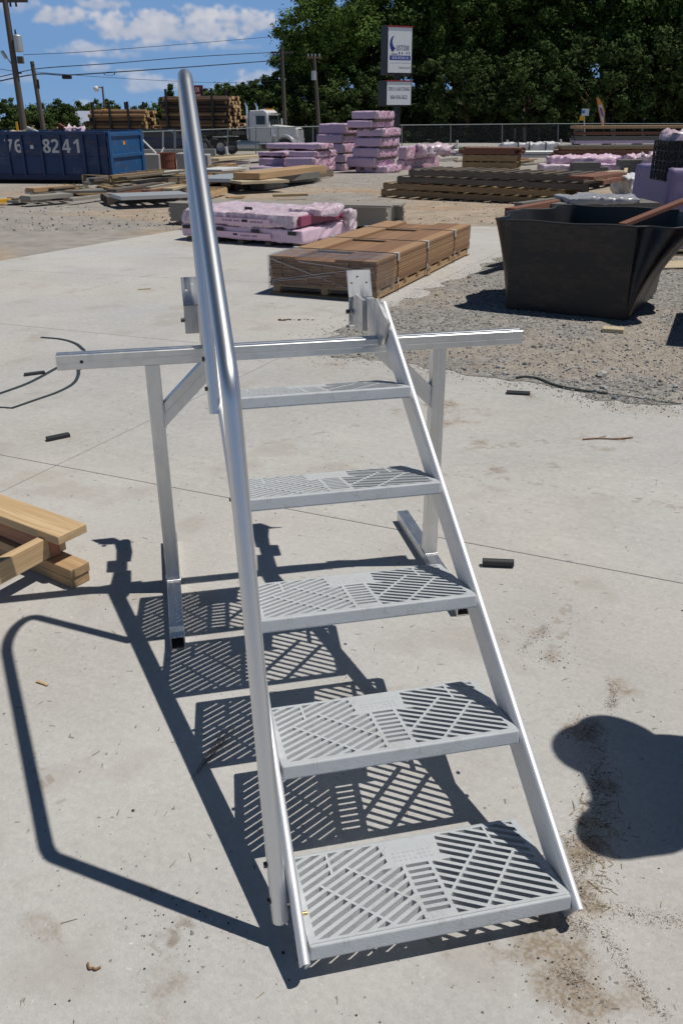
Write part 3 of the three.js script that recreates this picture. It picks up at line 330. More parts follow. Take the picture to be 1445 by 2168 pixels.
// ---------- someone standing just out of the picture on the right, seen by their shadow ----------
{
  const SC = (u, v, h) => { const p = G(u, v); return [p.x + 0.43165 * h, h, p.z - 0.06236 * h]; };   // where something at height h stands to throw its shadow there
  const hip = SC(1458, 1672, 0.92), px = hip[0], pz = hip[2], F = (x, y, z) => [px + x, y, pz + z], che = SC(1392, 1668, 1.16), nek = SC(1340, 1655, 1.38), shF = SC(1340, 1608, 1.36), shN = SC(1365, 1735, 1.36), elF = SC(1300, 1590, 1.4), haF = SC(1345, 1650, 1.5), elN = SC(1400, 1796, 1.2), haN = SC(1350, 1762, 1.46), HD = SC(1290, 1632, 1.6);
  const bones = [[hip, che, .12, .125], [che, nek, .125, .09], [shF, shN, .06, .06], [nek, HD, .052, .052], [F(0, .92, -.08), F(.02, .5, -.09), .09, .062], [F(.02, .5, -.09), F(.04, .09, -.1), .058, .042], [F(.04, .05, -.1), F(-.14, .035, -.11), .042, .035], [F(0, .92, .08), F(-.02, .5, .09), .09, .062], [F(-.02, .5, .09), F(.02, .09, .1), .058, .042], [F(.02, .05, .1), F(-.16, .035, .11), .042, .035],
    [HD, haN, .08, .06], [shF, elF, .06, .058], [elF, haF, .055, .04], [shN, elN, .06, .06], [elN, SC(1312, 1812, 1.3), .06, .06], [SC(1312, 1812, 1.3), haN, .06, .045]];
  const body = (n, c, half, bs, k) => { const mc = new MarchingCubes(n, new THREE.MeshBasicMaterial(), false, false, 200000); mc.isolation = 0; const P = new THREE.Vector3();
    for (let z = 0; z < n; z++) for (let y = 0; y < n; y++) for (let x = 0; x < n; x++) { P.set(c[0] + (x / n * 2 - 1) * half, c[1] + (y / n * 2 - 1) * half, c[2] + (z / n * 2 - 1) * half); let e = 0; for (const [a, b, r0, r1] of bs) { const ax = a[0], ay = a[1], az = a[2], dx = b[0] - ax, dy = b[1] - ay, dz = b[2] - az; const t = clamp(((P.x - ax) * dx + (P.y - ay) * dy + (P.z - az) * dz) / (dx * dx + dy * dy + dz * dz + 1e-9), 0, 1); const d = Math.hypot(P.x - ax - dx * t, P.y - ay - dy * t, P.z - az - dz * t) - lerp(r0, r1, t); e += Math.exp(-d * k); } mc.field[x + y * n + z * n * n] = Math.log(e) / k; }
    mc.update(); const g = new THREE.BufferGeometry(), m = mc.count, p = new Float32Array(mc.positionArray.subarray(0, m * 3)); for (let i = 0; i < m; i++) for (let q = 0; q < 3; q++) p[i * 3 + q] = c[q] + p[i * 3 + q] * half; g.setAttribute('position', new THREE.BufferAttribute(p, 3)); g.setAttribute('normal', new THREE.BufferAttribute(new Float32Array(mc.normalArray.subarray(0, m * 3)), 3)); return g; };
  const hd = HD;
  const head = body(44, hd, .2, [[[hd[0], hd[1] + .03, hd[2]], [hd[0] + .015, hd[1] + .04, hd[2]], .085, .085], [[hd[0] - .02, hd[1] - .05, hd[2]], [hd[0] - .03, hd[1] - .085, hd[2]], .055, .04], [[hd[0] - .085, hd[1] + .01, hd[2]], [hd[0] - .105, hd[1] - .012, hd[2]], .012, .014]], 45);
  const hand = (o, s) => { const b = [[o, [o[0] - .06, o[1] + .035, o[2]], .03, .03]]; for (let f = 0; f < 4; f++) { const q = [o[0] - .07 + f * .004, o[1] + .05 - f * .018, o[2] + s * .008], w = [q[0] - .035, q[1] + .012, q[2] - s * .02]; b.push([q, w, .009, .0085], [w, [w[0] - .012, w[1], w[2] - s * .03], .0085, .007]); } b.push([[o[0] - .02, o[1] + .01, o[2]], [o[0] - .05, o[1] - .03, o[2] - s * .03], .011, .008]); return body(48, [o[0] - .05, o[1] + .02, o[2]], .12, b, 160); };
  const whole = body(100, F(-.02, .8, 0), .9, bones, 30), hl = hand(haF, -1), hr = hand(SC(1392, 1772, 1.42), 1);
  const pose = merge([whole, head, hl, hr].map((g) => { g.setAttribute('uv', new THREE.BufferAttribute(new Float32Array(g.attributes.position.count * 2), 2)); return g; }));
  const pc = pose.attributes.position, cc = new Float32Array(pc.count * 3); for (let i = 0; i < pc.count; i++) { const y = pc.getY(i), x = pc.getX(i) - px; const c = y < .08 ? [.03, .03, .03] : y < .97 ? [.05, .07, .13] : (y < 1.42 && x > -.16) ? [.25, .26, .28] : [.5, .3, .2]; cc.set(c, i * 3); }
  pose.setAttribute('color', new THREE.BufferAttribute(cc, 3));
  const person = thing('person', 'person standing beside the stair, arm raised, known by the shadow at the right', 'person', V(0, 0, 0));
  part('body', pose, std(col(1, 1, 1), 0.8, 0, { vertexColors: true }), person);
  part('hair', new THREE.SphereGeometry(0.104, 20, 12, 0, 6.3, 0, 1.75).rotateZ(-0.35).translate(hd[0] + .012, hd[1] + .035, hd[2]), M.hair, person);
  solo('cap', 'peaked cap worn by the person out of frame', 'cap', merge([new THREE.SphereGeometry(0.112, 20, 10, 0, 6.3, 0, 1.5), new THREE.TorusGeometry(.108, .006, 6, 24).rotateX(Math.PI / 2)]), M.palewood, V(hd[0], hd[1] + .045, hd[2]));
}

// ---------- timber and goods on the slab ----------
const between = (a, b) => ({ L: Math.hypot(b.x - a.x, b.z - a.z), turn: Math.atan2(-(b.z - a.z), b.x - a.x) });   // turn that lays +x along a->b
function ribbon(pts, w, t = 0.002) { const c = new THREE.CatmullRomCurve3(pts), n = pts.length * 8, pos = [], idx = []; for (let k = 0; k <= n; k++) { const p = c.getPoint(k / n), d = c.getTangent(k / n), s = V(-d.z, 0, d.x).normalize().multiplyScalar(w / 2); for (const [q, h] of [[-1, 0], [1, 0], [1, t], [-1, t]]) pos.push(p.x + s.x * q, p.y + h, p.z + s.z * q); if (k) { const a = (k - 1) * 4, b = k * 4; for (let m = 0; m < 4; m++) { const e = (m + 1) % 4; idx.push(a + m, b + e, b + m, a + m, a + e, b + e); } } }
  const g = new THREE.BufferGeometry(); g.setAttribute('position', new THREE.Float32BufferAttribute(pos, 3)); g.setIndex(idx); const f = g.toNonIndexed(); f.computeVertexNormals(); return f; }
{
  // hardwood decking bundle, stretch-wrapped at the near end
  const a = V(-0.71, 0, -8.81), b = V(0.35, 0, -8.35), { L: BW, turn } = between(a, b), LEN = 3.3, bt = 0.025, nb = 8, bw = BW / nb, nl = 11, y0 = 0.105;
  const o = thing('decking_bundle', 'strapped bundle of red-brown hardwood decking, its near end wrapped in clear film', 'lumber', a, turn);   // x across, -z along
  srand(12); const bg = new THREE.BoxGeometry(LEN, bt - 0.003, bw - 0.004), bv = M.ipe;
  for (let l = 0; l < nl; l++) for (let k = 0; k < nb; k++) { if (l === nl - 1 && k > 1 && k < 5) continue; if (l < nl - 1 && k > 0 && k < nb - 1 && l < nl - 2 && false) continue;
    const m = part('board', bg, bv[Math.floor(rnd() * 3)], o, V((k + 0.5) * bw + rr(-0.002, 0.002), y0 + (l + 0.5) * bt, -LEN / 2 + rr(-0.012, 0.012)), [0, Math.PI / 2, 0]); if (k === nb - 1) m.position.x += rr(-0.006, 0.004); }
  const top = y0 + nl * bt;
  for (const z of [0.55, 1.5, 2.55]) { part('sticker', rbx(bw * 3.1, 0.018, 0.03, 0.003, bw * 3.5, top - bt + 0.01, -z), M.pal[1], o);
    part('strap', merge([bx(BW + 0.012, 0.003, 0.016, BW / 2, top + 0.0025, -z - 0.03), bx(0.003, top, 0.016, BW + 0.006, top / 2, -z - 0.03), bx(0.003, top, 0.016, -0.006, top / 2, -z - 0.03)]), M.strap, o);
    for (const [x, s] of [[BW, 1], [0, -1]]) for (const q of [0, 0.028]) part('edge_guard', merge([rbx(0.05, 0.006, 0.02, 0.002, x - s * 0.02, top + 0.006, -z - 0.016 - q), rbx(0.006, 0.075, 0.02, 0.002, x + s * 0.009, top - 0.03, -z - 0.016 - q)]), M.white, o); part('edge_guard', rbx(0.006, 0.06, 0.022, 0.002, BW + 0.009, y0 + 0.01, -z - 0.03), M.white, o); }
  const pallet = part('pallet', merge([0.05, BW / 2, BW - 0.05].map((x) => bx(0.07, 0.062, LEN - 0.1, x, 0.05, -LEN / 2))), M.pine2, o);
  for (let k = 0; k < 9; k++) part('slat', bx(BW, 0.018, 0.1, BW / 2, 0.093, -0.06 - k * (LEN - 0.12) / 8), M.pal[k % 2 ? 0 : 2], pallet); for (const z of [0.06, LEN / 2, LEN - 0.06]) part('slat', bx(BW, 0.017, 0.1, BW / 2, 0.0095, -z), M.pal[0], pallet);
  const fh = top - y0 + 0.05; const fl = []; { const n = 40, m = 14; const g = new THREE.PlaneGeometry(BW + 0.012, fh, n, m), p = g.attributes.position; for (let i = 0; i < p.count; i++) { const x = p.getX(i), y = p.getY(i); p.setZ(i, 0.006 * (fbm(x * 9 + y * 14, y * 4 - x * 5, 3, 5) - 0.3) + 0.004 * Math.abs(Math.sin((x * 0.7 + y * 1.6) * 11))); } fl.push(g.translate(BW / 2, top - fh / 2 + 0.006, 0.022));
    const s = new THREE.PlaneGeometry(0.5, fh, 16, m); const q = s.attributes.position; for (let i = 0; i < q.count; i++) q.setZ(i, 0.008 * fbm(q.getX(i) * 12, q.getY(i) * 9 + q.getX(i) * 6, 3, 8)); fl.push(s.rotateY(Math.PI / 2).translate(BW + 0.006, top - fh / 2 + 0.006, -0.228));
    const s2 = s.clone(); s2.translate(-BW - 0.02, 0, 0); fl.push(s2); const t = new THREE.PlaneGeometry(BW + 0.012, 0.52, n, 14), r = t.attributes.position; for (let i = 0; i < r.count; i++) r.setZ(i, 0.012 * fbm(r.getX(i) * 8, r.getY(i) * 9, 3, 2)); fl.push(t.rotateX(-Math.PI / 2).translate(BW / 2, top + 0.005, -0.235)); }
  const film = merge(fl); film.computeVertexNormals(); part('film_wrap', film, M.film, o);
  // twisted ropes of film across the wrapped end
  const rope = (x0, h0, x1, h1) => rod(V(x0 * BW, h0 * top, 0.034), V(x1 * BW, h1 * top, 0.03), 0.0035, 5); part('film_fold', merge([rope(0.03, 0.93, 0.98, 0.12), rope(0.05, 0.4, 0.97, 0.86), rope(0.02, 0.95, 0.05, 0.1), rope(0.05, 0.36, 0.6, 0.6), rope(0.3, 0.9, 0.98, 0.75)]), M.filmGrey, o);

  // two packs in torn pink wrap
  const p0 = V(-2.31, 0, -13.0), p1 = V(-0.51, 0, -12.01), pk = between(p0, p1), dep = 1.42;
  const ink = (lines, w, h) => { const c = document.createElement('canvas'); c.width = 1024; c.height = 128; const x = c.getContext('2d'); x.fillStyle = '#e3bccf'; x.fillRect(0, 0, 1024, 128); x.fillStyle = '#15131a'; for (const [t, px, py, sz] of lines) { if (t === '#') x.fillRect(px, py, sz, sz * 0.8); else { x.font = `bold ${sz}px sans-serif`; x.fillText(t, px, py); } } const k = new THREE.CanvasTexture(c); k.colorSpace = THREE.SRGBColorSpace; return std(col(1, 1, 1), 0.45, 0, { map: k }); };
  const hs = [0.21, 0.21];
  [['lower pink wrapped pack of two on the slab, dark corner patches along its side', 0.045, 0], ['upper pink wrapped pack of two on the slab, torn open at its right end', 0.232, 0.05]].forEach(([lab, y, dx], i) => {
    const t = thing('wrapped_pack', lab, 'wrapped lumber', p0.clone().setY(0), pk.turn, 'torn pink packs on the slab'); delete t.userData.group;
    part('wrap', wrapBox(pk.L - (i ? 0.16 : 0), hs[i] - (i ? 0.02 : 0.03), dep, i ? 0.026 : 0.016, 20 + i * 7, 0.026, i ? 3.2 : 4.2).translate(pk.L / 2 - dx, y + hs[i] / 2, -dep / 2), i ? M.pinkPale : M.pink, t);
    const pr = part('printed_band', new THREE.PlaneGeometry(pk.L * 0.62, 0.075, 1, 1).translate(pk.L * 0.45, y + 0.085, i ? 0.035 : 0.026), ink(i ? [['HOW WE', 380, 80, 60], ['#', 650, 20, 80], ['WEAR', 760, 90, 64], ['ENDURIX', 20, 90, 40]] : [['HOW WE', 620, 90, 56], ['#', 520, 30, 60]], 1, 1), t); pr.rotation.x = 0;
    for (let k = 0; k < (i ? 1 : 4); k++) part('corner_patch', rbx(0.13, 0.05, 0.012, 0.004, i ? pk.L * 0.5 : pk.L * (0.06 + k * 0.29), i ? y + hs[1] + 0.01 : y + 0.15, i ? -0.25 : 0.034), M.black, t);
    if (i) { part('loose_flap', wrapBox(0.5, 0.1, 0.7, 0.03, 91, 0.025, 6).translate(pk.L - 0.2, y + hs[1] - 0.02, -0.75), M.pinkPale, t); part('bare_end', rbx(0.05, hs[1] - 0.08, dep - 0.2, 0.01, pk.L - 0.1, y + hs[1] / 2, -dep / 2), M.magenta, t); part('gathered_end', wrapBox(0.14, 0.28, 0.26, 0.04, 33, 0.02, 11).translate(pk.L + 0.02, y + 0.02, -dep + 0.1), M.pinkPale, t); }
    else for (let k = 0; k < 5; k++) part('runner', bx(0.09, 0.05, dep - 0.04, 0.12 + k * (pk.L - 0.24) / 4, 0.025, -dep / 2), M.pal[1], t); });
  // grey composite boards behind them
  const g0 = G(360, 474), g1 = V(0.71, 0, -14.06), gk = between(g0, g1); const go = thing('composite_boards', 'long low stack of grey composite decking boards behind the torn pink packs', 'lumber', g0, gk.turn);
  srand(21); const gb = new THREE.BoxGeometry(gk.L, 0.027, 0.135); for (let l = 0; l < 10; l++) for (let k = 0; k < 6; k++) { if (k > 0 && k < 5 && l < 9 && l > 0) { part('board', gb, M.greyb, go, V(gk.L / 2, 0.06 + l * 0.029, -0.08 - k * 0.14)); continue; } part('board', gb, M.greyb, go, V(gk.L / 2 + rr(-0.02, 0.03) + (k > 2 ? 0.12 : 0), 0.06 + l * 0.029, -0.08 - k * 0.14)); }
  for (let k = 0; k < 6; k++) part('bearer', bx(0.09, 0.05, 0.86, 0.2 + k * (gk.L - 0.4) / 5, 0.022, -0.43), M.pal[1], go);
  const q0 = G(740, 437, 0.36); solo('loose_board', 'pale grey board laid on top of the composite stack', 'board', bx(1.35, 0.025, 0.14), M.greyb, V(q0.x, 0.366, q0.z - 0.1), gk.turn);

  // black plastic bin with flared, pleated sides
  const bo = thing('plastic_bin', 'big black flexible plastic bin with flared pleated sides and a dusty front', 'bin');
  const F0 = V(1.54, 0, -7.99), F1 = V(2.48, 0, -7.47), ex = F1.clone().sub(F0).normalize(), ez = V(ex.z, 0, -ex.x), bwid = F0.distanceTo(F1), bd = 1.45, H = 0.775;
  const at = (x, z, y) => F0.clone().addScaledVector(ex, x).addScaledVector(ez, z).setY(y);
  const outline = (y) => { const t = y / H, f = t * t * 0.6 + t * 0.4, pts = []; const l = -0.04 - 0.16 * f, r = bwid + 0.02 + 0.37 * f, n = 10; const pl = (x) => 0.012 * f * Math.sin(x);
    const add = (x0, z0, x1, z1, amp, waves) => { const dx = x1 - x0, dz = z1 - z0, L = Math.hypot(dx, dz); for (let k = 0; k < n * 2; k++) { const s = k / (n * 2), w = amp * f * Math.sin(s * Math.PI * waves); pts.push([x0 + dx * s + dz / L * w, z0 + dz * s - dx / L * w]); } };
    add(0, -0.02 * f, bwid, -0.02 * f, 0.012, 1); add(bwid, -0.02 * f, r, 0.02, -0.07, 2.0); add(r, 0.02, r + 0.04 * f, bd * 0.5, 0.05, 3); add(r + 0.04 * f, bd * 0.5, bwid + 0.1 * f, bd + 0.12 * f, 0.05, 2); add(bwid + 0.1 * f, bd + 0.12 * f, 0.1, bd + 0.14 * f, 0.02, 2); add(0.1, bd + 0.14 * f, l, bd * 0.55, 0.07, 3); add(l, bd * 0.55, l, 0.1, 0.06, 2); add(l, 0.1, 0, -0.02 * f, 0.03, 1); return pts; };
  const rings = 12, rows = []; for (let k = 0; k <= rings; k++) { const y = 0.015 + H * k / rings; rows.push(outline(y * 0.98).map(([x, z]) => at(x, z, y + (k === rings ? 0.005 * Math.sin(x * 9 + z * 5) + 0.03 * Math.max(0, x - bwid) : 0)))); }
  const wall = (inset) => { const pos = [], uv = [], idx = [], n = rows[0].length, c = at(bwid / 2, bd / 2, 0); rows.forEach((r, k) => r.forEach((p, i) => { const q = p.clone().sub(c); q.y = 0; const l = q.length(); q.multiplyScalar((l - inset) / l).add(c); pos.push(q.x, p.y, q.z); uv.push(i / n * 4, k / rings); })); for (let k = 0; k < rings; k++) for (let i = 0; i < n; i++) { const a = k * n + i, b = k * n + (i + 1) % n; inset ? idx.push(a, a + n, b, b, a + n, b + n) : idx.push(a, b, a + n, b, b + n, a + n); } const g = new THREE.BufferGeometry(); g.setAttribute('position', new THREE.Float32BufferAttribute(pos, 3)); g.setAttribute('uv', new THREE.Float32BufferAttribute(uv, 2)); g.setIndex(idx); g.computeVertexNormals(); return g; };
  part('outer_wall', wall(0), M.bin, bo); part('inner_wall', wall(0.012), M.black, bo);
  const rim = rows[rings]; part('rim', new THREE.TubeGeometry(new Poly3([...rim, rim[0]]), 330, 0.009, 6, true), M.rubber, bo);
  const fl0 = new THREE.ShapeGeometry(shapeOf(rows[0].map((p) => [p.x, -p.z]))).rotateX(-Math.PI / 2).translate(0, 0.02, 0); part('floor', fl0, M.black, bo);
  const r0 = A(1322, 474, -8.15), r1 = A(1500, 404, -8.5); const rb = solo('leaning_board', 'red-brown composite board leaning out of the black bin', 'board', new THREE.BoxGeometry(r0.distanceTo(r1) + 0.06, 0.03, 0.11), M.redb, r0.clone().lerp(r1, 0.5)); rb.quaternion.setFromUnitVectors(V(1, 0, 0), r1.clone().sub(r0).normalize());

  // small things lying about the slab
  const offcut = (lab, u, v, L, w, h, turn, mat, name = 'offcut', cat = 'offcut') => solo(name, lab, cat, rbx(L, h, w, Math.min(h * 0.15, 0.004)), mat, G(u, v).setY(h / 2 + 0.001), turn);
  offcut('short black plastic block on the slab left of the stand', 124, 929, 0.13, 0.035, 0.022, 0.62, M.rubber); offcut('black plastic scrap beside the upper strap loop', 74, 793, 0.14, 0.04, 0.016, 0.5, M.rubber); offcut('flat black rubber offcut near the gravel edge', 1096, 834, 0.15, 0.055, 0.014, -0.2, M.rubber);
  offcut('short tan board offcut on the gravel in front of the bin', 1296, 703, 0.17, 0.12, 0.036, -0.35, M.palewood, 'board_offcut', 'offcut'); offcut('thin pale wood splinter lying on the slab behind the left bracket', 306, 613, 0.13, 0.02, 0.01, 0.4, M.palewood, 'splinter', 'splinter'); offcut('slab-side grey board piece lying on the dirt', 655, 434, 0.5, 0.09, 0.03, -0.5, M.greyb, 'board_offcut', 'offcut'); offcut('weathered stick of wood lying on the tan dirt', 615, 420, 0.8, 0.08, 0.05, 0.3, M.pal[2], 'stick', 'wood');
  { const p = G(90, 1447).setY(0.004), c = new Poly3([V(-.02, 0, -.006), V(-.006, .002, 0), V(.006, .001, .004), V(.022, -.001, .012)]); solo('wood_chip', 'curled light brown wood chip on the slab inside the rail shadow', 'wood chip', new THREE.TubeGeometry(c, 12, 0.004, 6).scale(1, 0.6, 1.2), M.pine, p); }
  { const p = G(198, 2050).setY(0.004); solo('dried_worm', 'small curled brown dried worm on the slab at lower left', 'worm', new THREE.TubeGeometry(new THREE.CatmullRomCurve3([V(-.014, 0, -.01), V(-.006, .001, .004), V(0, 0, .002), V(.006, .001, .006), V(.016, 0, .0)]), 24, 0.0026, 6), M.bark2, p); }
  { const p = G(1053, 1199).setY(0.0175); const t = thing('tube_offcut', 'short piece of black corrugated tube on the slab right of the stair', 'tube', p, -0.1); part('tube', new THREE.CylinderGeometry(0.016, 0.016, 0.12, 20, 24, true).rotateZ(Math.PI / 2), M.rubber, t); part('bore', new THREE.CylinderGeometry(0.013, 0.013, 0.118, 16, 1, true).rotateZ(Math.PI / 2), M.black, t); part('end_ring', merge([-1, 1].map((s) => new THREE.TorusGeometry(0.0145, 0.0018, 6, 20).rotateY(Math.PI / 2).translate(s * 0.06, 0, 0))), M.rubber, t); }
  const gp = (l, y = 0.003) => l.map(([u, v]) => G(u, v).setY(y));
  solo('packing_strap', 'black packing strap looping in from the left edge over the slab', 'strap', merge([ribbon(gp([[-40, 848], [0, 834], [60, 812], [124, 778], [150, 765]]), 0.028), ribbon(gp([[88, 715], [130, 719], [160, 728], [178, 742]]), 0.024, 0.004), ribbon(gp([[166, 780], [166, 795], [154, 814], [120, 832], [80, 846], [40, 860], [28, 864]]), 0.024), ribbon(gp([[-40, 863], [0, 863], [30, 865]]), 0.016), ribbon(gp([[178, 742], [190, 752], [188, 772], [170, 784]]), 0.01)]), M.strap);
  solo('packing_strap', 'black strap curving along the gravel edge at the right', 'strap', merge([ribbon(gp([[1092, 803], [1110, 800], [1135, 803], [1165, 815], [1195, 823], [1230, 829], [1285, 836]], 0.01), 0.022, 0.004), ribbon(gp([[1285, 836], [1340, 843], [1400, 853], [1470, 860]], 0.008), 0.008)]), M.strap);
  { const p = gp([[1232, 932], [1262, 930], [1300, 931], [1338, 928]], 0.006); solo('twig', 'thin dry twig lying on the slab at the right', 'twig', merge([new THREE.TubeGeometry(new THREE.CatmullRomCurve3(p), 16, 0.004, 5), rod(p[1], p[1].clone().add(V(.06, .004, -.03)), 0.0025, 5), rod(p[2], p[2].clone().add(V(.05, .003, .03)), 0.002, 5)]), M.bark2); }
  { const p = gp([[405, 1652], [450, 1590], [495, 1538]], 0.006); solo('pine_needles', 'spray of dark dry pine needles in the stair shadow', 'needles', merge(Array.from({ length: 9 }, (_, k) => rod(p[0].clone().lerp(p[2], 0.1 * (k % 4)).add(V(k * .002, 0, -.002 * k)), p[2].clone().lerp(p[0], 0.12 * (k % 3)).add(V(.005 * (k - 4), .003, .004 * (k % 3))), 0.0006, 4))), M.bark); }
  { const p = G(590, 678); srand(77); solo('leaf_litter', 'crumbs of dark leaf litter on the slab in front of the decking bundle', 'leaf litter', merge(Array.from({ length: 34 }, () => bx(rr(.008, .03), .004, rr(.005, .014)).rotateY(rr(0, 3)).translate(p.x + (rnd() * rnd()) * 0.35, .004, p.z + rr(-.03, .03)))), M.bark).userData.kind = 'stuff'; }
  srand(31); for (let k = 0; k < 5; k++) { const [u, v, s] = [[1258, 768, .02], [1272, 797, .04], [1276, 823, .025], [1330, 742, .02], [1210, 780, .016]][k]; const lab = ['grey stone on the gravel nearest the tan offcut', 'largest grey stone on the gravel at right', 'small stone just behind the strap on the gravel', 'pale stone on the gravel right of the tan offcut', 'small pale stone left of the largest gravel stone'][k]; const g = new THREE.DodecahedronGeometry(s, 0); g.scale(1.3, 0.7, 1); solo('stone', lab, 'stone', g, M.concBlock, G(u, v).setY(s * 0.4), k); }

  // timber frame at the left edge
  const wf = [G(157, 1246), G(190, 1229)];
  const lum = (name, lab, L, h, w, p, turn, mat) => solo(name, lab, 'lumber', boxUV(rbx(L, h, w, 0.004), 1).clone() && rbx(L, h, w, 0.004), mat, p, turn);
  const dirL = G(190, 1229).sub(G(157, 1246)).setY(0).normalize(), along = V(dirL.z, 0, -dirL.x).multiplyScalar(-1);      // along: from the frame's right end towards the left
  const alongL = along.x < 0 ? along : along.clone().negate(), tn = Math.atan2(-alongL.z, alongL.x), c0 = wf[0].clone().lerp(wf[1], 0.5);
  const B1 = [0.04, 0.09], PL = (k, y, s = 0.6, off = 0) => c0.clone().addScaledVector(alongL, s).addScaledVector(dirL, off).setY(y);
  lum('lumber_piece', 'lowest pine two-by-four of the timber frame at the left edge', 1.2, 0.04, 0.085, PL(0, 0.021, 0.6), tn, M.pine2); lum('lumber_piece', 'second pine two-by-four resting on the lowest one at the left edge', 1.2, 0.04, 0.09, PL(0, 0.063, 0.595), tn, M.pine2);
  const q = G(0, 1250, 0.13), b0 = A(112, 1190, -2.92);
  const f0 = PL(0, 0.128, 0.16, -0.02); const fdir = G(0, 1262).sub(G(112, 1200)).setY(0).normalize();
  lum('lumber_piece', 'pine two-by-four set on edge, running to the lower left corner of the frame', 1.1, 0.088, 0.04, V(f0.x, 0.128, f0.z).addScaledVector(fdir, 0.47), Math.atan2(-fdir.z, fdir.x), M.pine);
  lum('lumber_piece', 'reddish pine two-by-four on edge inside the timber frame', 1.1, 0.088, 0.04, PL(0, 0.128, 0.68, 0.0), tn, M.pineRed);
  const ex1 = PL(0, 0.128, 0.08, 0.03); 
  const topB = lum('lumber_piece', 'wide pine board with bark edge, topmost of the timber frame', 1.2, 0.036, 0.14, PL(0, 0.184, 0.66, 0.025), tn, M.pine); topB.rotation.y = tn + 0.02;
}

// ---------- pallets and timber in the yard ----------
const palletGeo = {};
function pallet(label, L, Wd, H, pos, turn, mats, nb = 12, group) {     // x along the stringers, z across
  const o = thing('long_pallet', label, 'pallet', pos, turn, group), k = `${L.toFixed(2)}|${Wd.toFixed(2)}|${H}`;
  const g = palletGeo[k] ||= { s: new THREE.BoxGeometry(L, H - 0.036, 0.045), d: new THREE.BoxGeometry(0.1, 0.016, Wd), b: new THREE.BoxGeometry(0.1, 0.016, Wd) };
  for (const z of [-0.024, -Wd / 2, -Wd + 0.024]) part('stringer', g.s, mats[0], o, V(L / 2, H / 2, z));
  for (let i = 0; i < nb; i++) part('deck_board', g.d, mats[(i * 7) % mats.length], o, V(0.06 + (L - 0.12) * i / (nb - 1) + rr(-0.03, 0.03), H - 0.008, -Wd / 2 + rr(-0.03, 0.03)), [0, rr(-0.03, 0.03), 0]);
  for (let i = 0; i < nb; i += 2) part('bottom_board', g.b, mats[1], o, V(0.06 + (L - 0.12) * i / (nb - 1), 0.008, -Wd / 2));
  return o;
}
